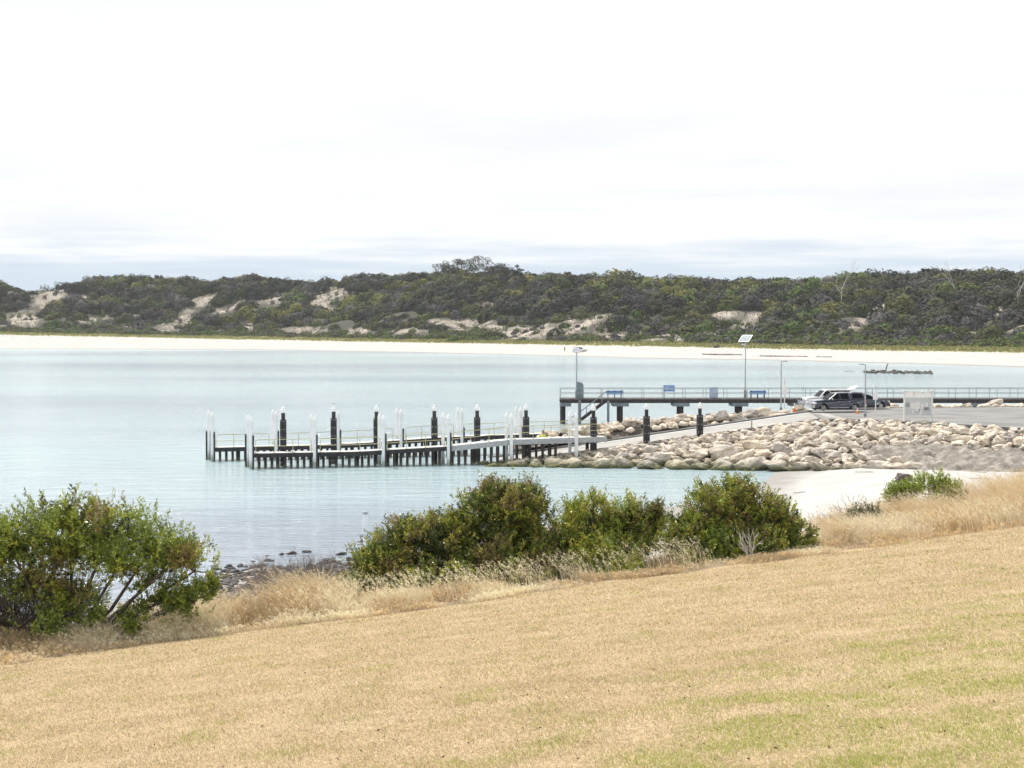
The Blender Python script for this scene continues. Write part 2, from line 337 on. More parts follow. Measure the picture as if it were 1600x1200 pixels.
# ------------------------------------------------------------ setting: near ground
def lawn_z(x, y): return 9.65-.109*y+.115*x
def edge_y(x): return 31.7+.42*x+.35*math.sin(x*.8)
def smooth(t): t = max(0, min(1, t)); return t*t*(3-2*t)
SHORE = [(-60,60),(-24,62),(-15,70),(-12,79),(-8,80),(-5,86),(0,93),(6,101),(12,108),(17,118),(19.5,128),(21.5,136),(26,146),(60,146),(200,146)]
def ground_z(x, y, cls=False):
    e = y-edge_y(x)
    if e < 0: return lawn_z(x, y)+.02*fbm(x, y, 2.5)
    ye = edge_y(x); z0 = lawn_z(x, ye)
    w = 3.2+max(0, min(9, (x-3)*.9))
    ys = lerp(x, SHORE); dd = ys-y
    flat = z0-.07*min(e, w)+.06*fbm(x, y, 1.5)
    if e > w: flat -= (e-w)*.33
    beach = .02*dd if dd < 12 else .24+.045*(dd-12)
    if dd < 0: beach = max(dd*.05, -3)
    beach = min(beach, 1.2+.02*max(0, dd)) + (.04*fbm(x, y, 6) if dd > 0 else 0)
    return (max(flat, beach), flat > beach) if cls else max(flat, beach)
def axis(segs):
    r = []
    for a, b, s in segs: r += list(np.arange(a, b, s))
    return r+[segs[-1][1]]
gx = axis([(-60,-16,4),(-16,20,.5),(20,44,1),(44,200,12)]); gy = axis([(-12,8,2),(8,52,.5),(52,70,1.5),(70,150,1.0),(150,330,15)])
fng = lambda x, y: (x, y, ground_z(x, y))
islawn = lambda c: c[1]-edge_y(c[0]) < 0
isbank = lambda c: (not islawn(c)) and ground_z(c[0], c[1], True)[1]
tag(grid('lawn', gx, gy, fng, M['lawn'], lambda c: not islawn(c)), 'dry straw-coloured mown lawn sloping down to the left', kind='structure')
tag(grid('bank', gx, gy, fng, M['bank'], lambda c: not isbank(c)), 'dry soil bank between lawn and beach', kind='structure')
tag(grid('beach', gx, gy, fng, M['sand'], lambda c: islawn(c) or isbank(c)), 'small white sand beach below the lawn', kind='structure')
wx = [-4000,-1500,-400,-100,100,400,1500,4000]; wy = [40,120,300,700,1500,5000]
tag(grid('sea_water', wx, wy, lambda x, y: (x, y, 0), M['water']), 'calm pale turquoise bay water', kind='structure')

# ------------------------------------------------------------ far shore and dunes
DW = [(-700,960),(0,811),(400,785),(700,682),(1000,577),(1200,545),(1600,455),(2400,370)]
PB = [(-700,520),(0,523),(400,531),(700,536),(1000,541),(1200,545),(1600,551),(2400,566)]
PS = [(-700,528-6),(0,519),(400,526),(700,531),(1000,535),(1200,538),(1600,543),(2400,556)]
SK = [(-700,446),(-100,440),(0,441),(60,447),(110,440),(180,434),(250,434),(330,438),(400,434),(450,439),(490,443),(540,432),(575,429),(640,431),(660,429),(700,424),(790,424),(830,430),(860,427),(900,433),(1000,436),(1100,439),(1200,436),(1250,440),(1300,436),(1345,430),(1400,432),(1480,424),(1540,424),(1600,427),(1800,422),(2400,430)]
def zat(py, d): return H-(py-HZ)*d/F
def far_pt(px, s):
    dw = lerp(px, DW); d = dw+s; x = (px-800)/F*d
    zb = zat(lerp(px, PB), dw+45); zs = zat(lerp(px, PS), dw+66)
    RD = 240; zr = zat(lerp(px, SK), dw+RD)-4.0
    if s <= 0: z = max(-2, s*.06)
    elif s < 45: z = zb*(.25*s/45+.75*(s/45)**1.6)+.10*fbm(x, d, 8)*min(1, s/8)
    elif s < 66: z = zb+(zs-zb)*(s-45)/21+.25*fbm(x, d, 9)
    elif s <= RD:
        t = (s-66)/(RD-66); env = math.sin(PI*min(1, t*1.02))**.7 if t < .98 else 0
        z = zs+(zr-zs)*(.35*t+.65*smooth(t*.93+.035)) + env*(7.5*fbm(x, d, 70, 3, 3.3)+3.5*fbm(x, d, 28, 3, 8.1))
        z += .35*fbm(x, d, 6)
    else: z = zr-(s-RD)*.035+2*fbm(x, d, 90)
    return x, d, z
PATCH = [(55,450,50,5,0),(75,466,38,12,-.3),(130,463,16,6,0),(35,500,32,14,0),(150,495,28,9,-.2),(220,490,16,9,0),(320,468,24,11,-.4),(365,477,34,8,-.4),
 (290,497,20,12,-.6),(420,470,40,6,-.1),(515,462,40,13,-.3),(515,477,13,10,.5),(560,517,26,5,0),(720,505,52,10,0),(790,516,40,10,.2),(757,472,28,6,0),(665,431,9,4,0),
 (920,483,24,6,0),(890,498,11,6,0),(915,507,48,10,-.3),(835,517,62,12,-.1),(960,521,48,6,0),(1030,526,38,7,0),(1130,491,38,8,0),(1172,500,30,12,-.4),(1110,518,22,5,0),(1025,490,11,5,0),
 (1365,488,52,10,-.62),(1330,512,26,7,-.2),(1545,500,50,7,-.6),(1585,478,24,5,-.2),(1257,471,17,4,0),(1592,510,14,9,-.3),(1440,520,40,3,0),(265,512,24,6,0),(200,508,20,5,0),(480,515,40,5,0),(640,516,36,5,0),(395,505,14,8,-.5)]
def sandy(px, py):
    v = -1
    for cx, cy, rx, ry, a in PATCH:
        dx, dy = px-cx, py-cy; ca, sa = math.cos(a), math.sin(a)
        u = (dx*ca+dy*sa)/rx; w = (-dx*sa+dy*ca)/ry; v = max(v, 1.05-(u*u+w*w))
    return v-.16+1.4*mnoise.fractal(Vector((px/9, py/4, 3)), 1, 2, 3) if v > -1 else v
M['dune'] = mat('pale_dune_sand', [(.17,.145,.115),(.31,.27,.22),(.40,.355,.30)], .95, .10, .3, .5, detail=8, lo=.3, hi=.62)
_t = M['dune'].node_tree; _b = _t.nodes['Principled BSDF']; _s = _b.inputs['Base Color'].links[0].from_socket
_a = _t.nodes.new('ShaderNodeAttribute'); _a.attribute_name = 'tint'; _x = _t.nodes.new('ShaderNodeMixRGB'); _t.links.new(_a.outputs['Fac'], _x.inputs[0])
_x.inputs[1].default_value = (.055,.053,.038,1); _t.links.new(_s, _x.inputs[2]); _t.links.new(_x.outputs[0], _b.inputs['Base Color'])
M['duneturf'] = mat('yellow_green_dune_grass', [(.26,.245,.11),(.38,.36,.18)], .95, .12, .25, .7)
pxs = list(np.arange(-700, 2401, 8)); ss = axis([(-40,0,10),(0,72,3),(72,250,4),(250,900,50)])
S_ = {}
def fgrid(name, m, lo_, hi_, label):
    sel = [s for s in ss if lo_ <= s <= hi_]
    return tag(grid(name, pxs, sel, far_pt, m), label, kind='structure')
fgrid('far_beach', M['sand'], -40, 45, 'long white sand beach on the far shore')
fgrid('dune_grass_flat', M['duneturf'], 45, 66, 'strip of yellow green turf at the dune foot')
dn = fgrid('dunes', M['dune'], 66, 900, 'sand dunes behind the far beach')
_v = [max(0.0, min(1.0, .25+.9*sandy(*proj(*v.co))+.45*fbm(v.co.x, v.co.y, 14))) if proj(*v.co)[1] > 440 or 0 < proj(*v.co)[0] < 120 else 0.0 for v in dn.data.vertices]
_c = dn.data.color_attributes.new('tint', 'FLOAT_COLOR', 'POINT'); _c.data.foreach_set('color', [q for a in _v for q in (a, a, a, 1)])

# leaf-card clouds -----------------------------------------------------------------
def unit(n):
    v = rng.normal(size=(n, 3)); return v/np.linalg.norm(v, axis=1, keepdims=True)
def cards(C, D, L, Wd, col, seed=0, fold=.25, N=None):
    """diamond leaves: C base, D direction (unit), L length, Wd width, col colour"""
    n = len(C); side = np.cross(D, unit(n) if N is None else N); side /= np.linalg.norm(side, axis=1, keepdims=True)+1e-9
    up = np.cross(side, D); L = np.asarray(L).reshape(-1, 1)*np.ones((n, 1)); Wd = np.asarray(Wd).reshape(-1, 1)*np.ones((n, 1))
    V = np.empty((n, 4, 3)); V[:, 0] = C; V[:, 1] = C+D*L*.5+side*Wd*.5+up*Wd*fold; V[:, 2] = C+D*L; V[:, 3] = C+D*L*.5-side*Wd*.5+up*Wd*fold
    return V.reshape(-1, 3), np.arange(4*n).reshape(-1, 4), np.repeat(col, 4, 0)
# hill scrub
SPEC = {'dark': [(.038,.044,.032),(.056,.058,.038),(.048,.045,.040),(.070,.072,.042)], 'olive': [(.085,.092,.036),(.12,.12,.042),(.075,.088,.036)], 'green': [(.095,.14,.038),(.12,.155,.05)], 'grey': [(.10,.092,.092),(.088,.082,.082),(.13,.125,.115)], 'yellow': [(.18,.175,.045)]}
def dome(cx, cy, cz, r, h, n, base):
    u = unit(n); u[:, 2] = np.abs(u[:, 2])*1.0-.12
    lump = 1+.22*np.sin(u[:, 0]*5+cx)*np.cos(u[:, 1]*4.3+cy)+rng.normal(0, .07, n)
    C = np.stack([cx+u[:, 0]*r*lump, cy+u[:, 1]*r*lump, cz+u[:, 2]*h*lump], 1)
    D = u*.55+unit(n)*.8; D /= np.linalg.norm(D, axis=1, keepdims=True)
    c = np.array(base)*(1+rng.normal(0, .16, (n, 1)))+rng.normal(0, .004, (n, 3))
    N = u+unit(n)*.35; D = np.cross(N, unit(n)); D /= np.linalg.norm(D, axis=1, keepdims=True)+1e-9; C = C-D*.3
    return C, D, np.clip(c, .01, 1), N
def shrub_field():
    acc = {}; solo = []
    tries = 0; placed = 0
    while placed < 7000 and tries < 50000:
        tries += 1
        px = rng.uniform(-160, 1760); s = 66+(rng.uniform(0, 1)**.9*196 if rng.uniform() > .30 else rng.uniform(-2, 34))
        x, y, z = far_pt(px, s); qx, qy = proj(x, y, z+1.5)
        nzv = fbm(x, y, 40, 3, 5.5)
        t = (s-66)/174
        if t < .16: r = rng.uniform(1.0, 2.2); sp = rng.choice(['green','grey','olive','olive','green']); 
        elif t < .36: r = rng.uniform(1.4, 3.4); sp = rng.choice(['green','grey','olive','dark','grey','olive'])
        else: r = 2.2+4.6*rng.uniform()**1.5; sp = rng.choice(['dark','dark','grey','olive','dark','dark'] if nzv < .12 else ['olive','olive','dark','green','yellow','grey'])
        h = r*rng.uniform(.75, 1.05); sv = max(sandy(qx, qy), sandy(*proj(x, y, z)), sandy(*proj(x, y, z+h*.8)))
        if sv > 0:
            if rng.uniform() > .10: continue
            r = min(r, 1.3); sp = rng.choice(['grey','green'])
        base = SPEC[sp][rng.integers(len(SPEC[sp]))]
        n = int(60+r*r*17); C, D, c, N = dome(x, y, z-.1*h, r, h, n, base)
        L = rng.uniform(.5, 1.0, n)*(.72+.10*r)
        acc.setdefault(sp, []).append((C, D, L, c, N)); placed += 1
    names = {'dark': ('dark_scrub','dark brown green wattle scrub massed over the dunes'), 'olive': ('olive_scrub','olive green scrub scattered through the darker dune bushes'),
             'green': ('green_scrub','fresh green low bushes along the foot of the dunes'), 'grey': ('grey_scrub','grey leafless-looking scrub among the dune bushes'), 'yellow': ('yellow_scrub','yellow green crowns of scrub on the upper dunes')}
    for sp, L_ in acc.items():
        C, D, L, c, N = [np.concatenate([a[i] for a in L_]) for i in range(5)]
        V, Q, cc = cards(C, D, L, L*.95, c, fold=.1, N=N)
        o = link(names[sp][0], npmesh(names[sp][0], V, Q, cc), M['scrub']); tag(o, names[sp][1], 'scrub', kind='stuff')
shrub_field()
# grass tussocks on the flat behind the beach
def flat_tufts():
    n = 26000; px = rng.uniform(-160, 1760, n); s = 44+rng.uniform(0, 1, n)**.8*24
    C = np.array([far_pt(a, b) for a, b in zip(px, s)]); D = unit(n)*.5; D[:, 2] = 1; D /= np.linalg.norm(D, axis=1, keepdims=True)
    base = np.where(rng.uniform(size=(n, 1)) < .75, [[.34,.32,.15]], [[.20,.23,.09]]); c = base*(1+rng.normal(0, .15, (n, 1)))
    V, Q, cc = cards(C, D, rng.uniform(.3, .8, n), .5, np.clip(c, .01, 1))
    tag(link('dune_grass', npmesh('dune_grass', V, Q, cc), M['scrub']), 'yellow green tussock grass along the top of the far beach', 'grass', kind='stuff')
flat_tufts()
# low sticks and seedlings on open sand
def far_litter():
    pts = []
    while len(pts) < 9000:
        cx, cy, rx, ry, a = PATCH[rng.integers(len(PATCH))]; px = cx+rng.normal(0, rx); s = 66+rng.uniform(0, 180)
        x, y, z = far_pt(px, s)
        if sandy(*proj(x, y, z)) > -.5: pts.append((x, y, z))
    C = np.array(pts); n = len(C); D = unit(n); D[:, 2] = np.abs(D[:, 2])+.4; D /= np.linalg.norm(D, axis=1, keepdims=True)
    base = np.array([[.10,.10,.06],[.17,.14,.11],[.08,.10,.05]])[rng.integers(0, 3, n)]
    V, Q, cc = cards(C, D, rng.uniform(.3, 1.0, n), .45, base)
    tag(link('dune_litter', npmesh('dune_litter', V, Q, cc), M['scrub']), 'dry sticks and seedlings scattered on open dune sand', 'litter', kind='stuff')
far_litter()

def blob_crown(lumps, n, L, base, noise_amt=.12, hollow=.55, droop=0):
    """lumps: (x,y,z,rx,ry,rz) world"""
    A = np.array(lumps); vol = A[:, 3]*A[:, 5]+A[:, 4]*A[:, 3]; k = rng.choice(len(A), n, p=vol/vol.sum()); u = unit(n)
    rr = rng.uniform(hollow, 1, (n, 1))*(1+rng.normal(0, noise_amt, (n, 1)))
    C = A[k, :3]+u*A[k, 3:6]*rr
    D = u*.6+unit(n)*.8; D[:, 2] += .15-droop; D /= np.linalg.norm(D, axis=1, keepdims=True)
    c = np.array(base)*(1+rng.normal(0, .18, (n, 1)))
    return cards(C, D, rng.uniform(.6, 1.2, n)*L, L*.7, np.clip(c, .01, 1))
def hill_tree(px, pytop, wpx, s, label, group, flat=.45, base=(.075,.08,.05), name='gum_tree', stems=4, dens=1.0):
    x, y, z = far_pt(px, s); sc = F/y; htop = P(px, pytop, y).z-z; w = wpx/sc
    t = empty(name, (x, y, z), label=label, cat='tree', group=group)
    mb = MB(); lumps = []
    for i in range(stems):
        a = (i+.5)/stems*2-1; bx = a*w*.36+random.uniform(-.4, .4); by = random.uniform(-.2, .2)*w; bz = htop*(.80-.22*a*a)+random.uniform(-.3, .3)
        mb.tube([(a*w*.06, 0, -.5), (a*w*.16, by*.4, bz*.35), (bx*.8, by*.8, bz*.75), (bx, by, bz)], [.22, .16, .10, .05], 5)
        for j in range(6):
            qx = bx+random.uniform(-.5, .5)*w*.22; qy = by+random.uniform(-1, 1)*w*.12; qz = bz*random.uniform(.62, 1.08)
            mb.tube([(bx*.8, by*.8, bz*.7), (qx, qy, qz)], [.07, .03], 4)
            rr = w*random.uniform(.07, .13)*1.15
            lumps.append((qx, qy, min(qz, htop-rr*flat), rr, rr, rr*flat))
    mb.build('trunk', M['bark'], t)
    V, Q, c = blob_crown(lumps, int(240*stems*dens), .62, base)
    link('crown', npmesh('crown', V, Q, c), M['scrub'], t); return t
GRP = 'gum trees standing up from the dune skyline'
for a in [(697,402,46,205,'spreading gum at the left side of the tall skyline clump',.5,(.085,.08,.055),5),
          (722,400,44,215,'second gum from the left in the tall skyline clump',.5,(.075,.08,.05),5),
          (752,395,54,210,'tallest round-headed gum in the middle of the skyline clump',.55,(.08,.08,.05),6),
          (783,404,42,205,'gum with thin crown at the right of the tall skyline clump',.45,(.075,.075,.055),5),
          (808,410,26,200,'small open gum standing apart right of the tall clump',.5,(.06,.07,.045),3),
          (661,424,14,205,'tiny round gum beside pale sand left of the tall clump',.6,(.06,.065,.04),2),
          (888,424,22,225,'small umbrella-shaped tree on the skyline right of the tall clump',.35,(.055,.06,.04),3),
          (162,431,24,228,'brown-topped open tree on the skyline toward the left',.35,(.10,.08,.055),3),
          (190,428,26,228,'wider brown-topped tree in the skyline gap at left',.35,(.10,.08,.055),3),
          (250,426,18,228,'upright lone tree poking above the left skyline',.6,(.06,.065,.045),2),
          (352,430,26,228,'low spreading tree on the skyline left of the dark pines',.4,(.06,.06,.04),3),
          (427,431,16,228,'thin pair-stemmed tree beside the dark pines',.45,(.05,.055,.035),2),
          (445,437,24,222,'dark pine-like tree above the low skyline dip',.8,(.035,.045,.03),3),
          (470,436,22,222,'rightmost dark pine-like tree above the low skyline dip',.8,(.035,.045,.03),3),
          (1522,420,22,228,'small umbrella tree on the right skyline',.35,(.05,.055,.04),3),
          (1540,421,16,228,'narrow umbrella tree on the right skyline beside a wider one',.35,(.05,.055,.04),2),
          (1578,425,28,220,'ragged tree behind the dead white trunk at right',.5,(.075,.07,.055),3)]:
    hill_tree(a[0], a[1], a[2], a[3], a[4], GRP, a[5], a[6], stems=a[7])
def dead_tree(px, pytop, s, label, seed, pybase=None, lean=0):
    random.seed(seed); x, y, z = far_pt(px, s); h = P(px, pytop, y).z-z
    mb = MB()
    def br(p, d, L, r, k):
        q = p+d*L; m_ = p+d*L*.5+Vector((random.uniform(-.1,.1), 0, random.uniform(-.05,.05)))*L
        mb.tube([p, m_, q], [r, r*.8, r*.55], 5)
        if k == 0: return
        for i in range(2 if k > 1 else 3):
            dd = Vector((d.x+random.choice((-1, 1))*random.uniform(.25, .8), d.y+random.uniform(-.4, .4), d.z+random.uniform(-.15, .35))).normalized()
            br(q if i else m_.lerp(q, .5), dd, L*random.uniform(.55, .8), r*.6, k-1)
    br(Vector((0, 0, -.5)), Vector((lean, 0, 1)).normalized(), h*.42, .26, 4)
    t = empty('dead_tree', (x, y, z), label=label, cat='dead tree', group='bleached dead trees on the dunes'); mb.build('trunk', M['deadwood'], t)
dead_tree(1312, 407, 175, 'tall bleached dead tree forking above the skyline right of centre', 5, lean=.1)
dead_tree(1494, 412, 190, 'grey dead tree leaning left on the upper dune at right', 9, lean=-.2)
dead_tree(1590, 417, 165, 'white bent dead trunk at the right edge of the dunes', 12, lean=-.05)
random.seed(21)
# distinct round bushes at the dune foot
FB = [(215,507,11,'dark'),(335,505,17,'dark'),(300,509,10,'green'),(85,505,14,'green'),(30,470,9,'green'),(180,475,15,'green'),(640,525,12,'olive'),(708,530,10,'green'),
      (770,522,18,'olive'),(688,512,12,'dark'),(440,467,5,'dark'),(524,474,8,'green'),(870,519,14,'dark'),(965,500,24,'dark'),(905,490,18,'olive'),(1015,524,8,'grey'),(1120,543,4,'grey'),
      (1055,500,16,'olive'),(1205,470,22,'dark'),(1300,480,28,'olive'),(1480,502,30,'grey'),(1460,520,20,'green'),(1385,512,18,'green'),(1245,512,22,'green'),(1550,520,26,'olive'),(560,450,20,'dark'),(600,447,22,'dark'),(455,500,22,'dark'),(365,460,16,'dark'),(1100,512,18,'green'),(1170,478,16,'dark')]
cn = {'dark': 'dark brown-green', 'green': 'fresh green', 'olive': 'olive green', 'grey': 'silver grey'}
def find_s(px, py):
    best = min(np.arange(46, 240, 3), key=lambda s: abs(proj(*far_pt(px, s))[1]-py)); return float(best)
for i, (px, py, w, sp) in enumerate(FB):
    s = find_s(px, py+w*.35); x, y, z = far_pt(px, s); r = w/(F/y)
    C, D, c, N = dome(0, 0, 0, r, r*.85, int(150+r*60), SPEC[sp][0]); V, Q, cc = cards(C, D, rng.uniform(.5, 1, len(C))*(.5+.12*r), .7, c, fold=.1, N=N)
    z_w = 'near the far beach' if py > 500 else 'high on the dunes' if py < 472 else 'half-way up the dunes'
    sec = ['far left','left','left of centre','centre','right of centre','right','far right'][min(6, int(px/1600*7))]
    o = link('dune_bush', npmesh('dune_bush', V, Q, cc), M['scrub']); o.location = (x, y, z)
    tag(o, f'{cn[sp]} {"broad" if w > 20 else "small" if w < 10 else "rounded"} bush {z_w}, {sec} of the view', 'bush', group='separate bushes on the dunes')

# far beach wrack, reef, stake
def lump_strip(name, pts, wid, hgt, m, label, cat, kind=None, n=7, seg=60):
    V = []; Q = []
    for i in range(seg+1):
        t = i/seg*(len(pts)-1); k = min(int(t), len(pts)-2); p = Vector(pts[k]).lerp(Vector(pts[k+1]), t-k)
        w = wid*(.3+.7*math.sin(PI*i/seg))*(1+.5*fbm(p.x, p.y, wid*2))
        for j in range(n):
            a = PI*j/(n-1); V.append((p.x, p.y-math.cos(a)*w, p.z+math.sin(a)*hgt*(.6+.8*abs(fbm(p.x+j, p.y, wid)))-.03))
    for i in range(seg):
        for j in range(n-1): Q.append((i*n+j, (i+1)*n+j, (i+1)*n+j+1, i*n+j+1))
    return tag(link(name, npmesh(name, np.array(V), np.array(Q)), m, smooth=True), label, cat, kind=kind)
M['wrackfar'] = mat('beach_wrack', [(.14,.11,.10),(.27,.23,.20)], .95, .3, .1)
def fp(px, s, dz=.05): x, y, z = far_pt(px, s); return (x, y, z+dz)
lump_strip('beached_seaweed', [fp(1097,22), fp(1130,22), fp(1160,22)], 1.1, .45, M['wrackfar'], 'long line of brown seaweed on the far beach, left of the tall solar pole', 'seaweed', 'stuff')
lump_strip('beached_seaweed', [fp(1187,19), fp(1215,20), fp(1262,20)], 1.2, .35, M['wrackfar'], 'longer line of brown seaweed on the far beach, right of the tall solar pole', 'seaweed', 'stuff')
lump_strip('beached_seaweed', [fp(1275,21), fp(1290,21), fp(1300,21)], .7, .3, M['wrackfar'], 'short dark dash of seaweed on the far beach above the white vehicle', 'seaweed', 'stuff')

def ico(sub, seed, flat=.62, planes=12, nz_=.17):
    rs = random.Random(seed); bm = bmesh.new(); bmesh.ops.create_icosphere(bm, subdivisions=sub, radius=1)
    pl = [(Vector((rs.gauss(0, 1), rs.gauss(0, 1), rs.gauss(0, .8))).normalized(), rs.uniform(.52, .88)) for _ in range(planes)]
    sx, sy = rs.uniform(1.0, 1.35), rs.uniform(.8, 1.0); off = Vector((seed*3.1, seed, 0))
    for v in bm.verts:
        p = v.co.copy()
        for n_, h_ in pl:
            e = p.dot(n_)-h_
            if e > 0: p -= n_*e*.88
        q = v.co
        p += q*(mnoise.fractal(q*1.5+off, 1, 2, 2)*nz_*1.4+mnoise.fractal(q*4.0+off, 1, 2, 4)*nz_*.75)
        v.co = Vector((p.x*sx, p.y*sy, p.z*flat))
    return bm
def rock_mesh(name, seed, sub=4, **k):
    bm = ico(sub, seed, **k); me = bpy.data.meshes.new(name); bm.to_mesh(me); bm.free()
    me.polygons.foreach_set('use_smooth', [True]*len(me.polygons)); return me
def rock_arrays(me):
    V = np.empty(len(me.vertices)*3, np.float32); me.vertices.foreach_get('co', V); V = V.reshape(-1, 3)
    Q = np.empty(len(me.polygons)*3, np.int32); me.polygons.foreach_get('vertices', Q); return V, Q.reshape(-1, 3)
lowrocks = [rock_arrays(rock_mesh('tmp', 50+i, 2, nz_=.2)) for i in range(6)]
def rock_stuff(name, items, m, label, cat):
    VV = []; QQ = []; o = 0
    for (x, y, z, s, rz, kk) in items:
        V, Q = lowrocks[kk % 6]; ca, sa = math.cos(rz), math.sin(rz)
        A = V*s; B = np.stack([A[:, 0]*ca-A[:, 1]*sa+x, A[:, 0]*sa+A[:, 1]*ca+y, A[:, 2]+z], 1); VV.append(B); QQ.append(Q+o); o += len(V)
    return tag(link(name, npmesh(name, np.concatenate(VV), np.concatenate(QQ)), m, smooth=True), label, cat, kind='stuff')
it = []
for i in range(170):
    t = random.random(); px = 1352+104*t; a = PZ(px, 581.5+1.5*t+random.gauss(0, .9), 0)
    it.append((a.x, a.y, random.uniform(-.1, .12), random.uniform(.25, .75)*(1.1-.3*t), random.random()*6, i))
for i in range(22):
    a = PZ(1318+random.random()*38, 580.5+random.gauss(0, .4), 0); it.append((a.x, a.y, -.12, random.uniform(.2, .4), random.random()*6, i))
rock_stuff('reef_rocks', it, M['darkrock'], 'low dark rocky reef breaking the water behind the jetty at right', 'rocks')
a = PZ(1383, 581, 0); b = P(1387.5, 567.5, a.y)
tag(MB().tube([(0,0,-.5), ((b.x-a.x)*.5,.1,(b.z)*.5), (b.x-a.x,0,b.z)], [.16,.13,.09], 7).build('marker_stake', M['timber']), 'dark leaning stake rising from the low reef', 'stake').location = a

# ------------------------------------------------------------ car park, ramp, rock bank
CZ = 3.4
def rampfar(x): return 148+(x-8.3)*.30
def ramp_z(x): return min(CZ, 1.14+(x-8.3)*.122)
def rampnear(x): return 140.2+(x+1.5)*.17
crest = [(-2,137.5),(5,139.6),(15,142.3),(22.5,143.0),(27,142.2),(32,139.8),(36,133.5),(40,127.5),(60,118),(200,90)]
toe = [(-6,136.5),(-2,135.2),(4,134.2),(12,133.2),(19,131.5),(24,128.5),(30,124.8),(37,120.5),(60,112),(200,80)]
# car park slab: outline with thickness
out_ = [(26.0, 143.2), (32, 140.6), (36, 134.4), (40, 128.4), (60, 119), (200, 91), (200, 168), (60, 165), (45, 163), (33, 161.5), (27.2, 157.5), (26.8, 153.6)]
mb = MB(); n = len(out_)
mb.v = [Vector((x, y, CZ)) for x, y in out_]+[Vector((x, y, CZ-2.5)) for x, y in out_]
mb.f = [list(range(n)), list(range(2*n-1, n-1, -1))]+[[i, (i+1) % n, n+(i+1) % n, n+i] for i in range(n)]
tag(mb.build('car_park', M['asphalt']), 'grey asphalt car park above the boat ramp', kind='structure')
# sandy verge at the edge of the asphalt, right
xs = list(np.arange(-16, 28.1, 1.0))
tag(grid('boat_ramp', xs, [0,.25,.5,.75,1], lambda x, t: (x, rampnear(x)+(rampfar(x)-rampnear(x))*t, ramp_z(x) if x < 26.9 else CZ+.004), M['concrete']), 'pale concrete boat ramp running down into the water', kind='structure')
tag(grid('ramp_edge', xs, [0, 1], lambda x, t: (x, rampnear(x)+.02*t, ramp_z(x)-1.2*t-.003), M['concrete']), 'near side of the concrete ramp slab', kind='structure')
mb = MB()
for x in np.arange(-2, 27, 1.0):
    x1 = min(x+1.0, 27.0)
    for s, w, h0, h1 in ((1, .5, -.6, .32),):
        a = Vector((x, rampfar(x)+.30, ramp_z(x)-.15)); b = Vector((x1, rampfar(x1)+.30, ramp_z(x1)-.15)); mb.bar(a, b, .4, .62)
tag(mb.build('ramp_kerb', M['kerb']), 'long grey concrete kerb along the far side of the ramp', 'kerb', kind='structure')
tag(grid('ramp_edge_line', list(np.arange(6, 27.1, 1)), [0, 1], lambda x, t: (x, rampfar(x)-.55+.45*t, ramp_z(x)+.012), M['paintline']), 'white painted line beside the ramp kerb', kind='structure')
def bank_z(x, y):
    yc, yt = lerp(x, crest), lerp(x, toe); zc_ = lerp(x, [(-6,-.6),(-2,.1),(3,.4),(10,1.2),(17,2.05),(22,2.66),(25.5,3.05),(27,3.2),(200,3.22)]); zt = lerp(x, [(-6,-1),(15,-.6),(19,-.2),(24,.25),(30,.5),(40,1.0),(200,1.2)])
    t = (y-yt)/max(.5, yc-yt)
    if t < 0: return zt+t*2
    if t > 1: return zc_
    return zt+(zc_-zt)*(1.15*t-.15*t*t if t < 1 else 1)
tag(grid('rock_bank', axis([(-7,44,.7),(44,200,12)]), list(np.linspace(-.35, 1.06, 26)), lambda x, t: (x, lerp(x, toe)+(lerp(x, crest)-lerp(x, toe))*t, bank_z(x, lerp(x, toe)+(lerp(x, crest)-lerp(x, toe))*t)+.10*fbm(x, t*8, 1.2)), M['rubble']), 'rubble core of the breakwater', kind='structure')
rear_top = [(1.0,1.3),(3.4,1.8),(10.5,2.65),(17,3.0),(26,3.3),(33,3.3)]
def rear_c(x): return rampfar(x)+2.6
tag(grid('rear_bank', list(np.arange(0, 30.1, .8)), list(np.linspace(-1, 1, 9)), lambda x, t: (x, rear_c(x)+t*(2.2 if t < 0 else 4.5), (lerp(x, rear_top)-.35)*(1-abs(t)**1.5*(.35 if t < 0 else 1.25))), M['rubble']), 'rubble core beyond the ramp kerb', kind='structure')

# boulders
basemesh = [rock_mesh('boulder', 3+i) for i in range(14)]
ROCKS = []   # x,y,z,sx,rz,tilt
def seaweedish(x, y):    # part of the slope buried in dry seagrass
    px, py = proj(x, y, bank_z(x, y)+.3)
    v = 1-((px-1545)/150)**2-((py-716)/20)**2
    v2 = 1-((px-1440)/100)**2-((py-702)/10)**2
    return max(v, v2)+.5*fbm(x, y, 2.2)
def far_enough(x, y, r):
    for q in ROCKS:
        d = math.hypot((x-q[0]), (y-q[1])*.9)
        if d < (r+q[3])*.80: return False
    return True
random.seed(4)
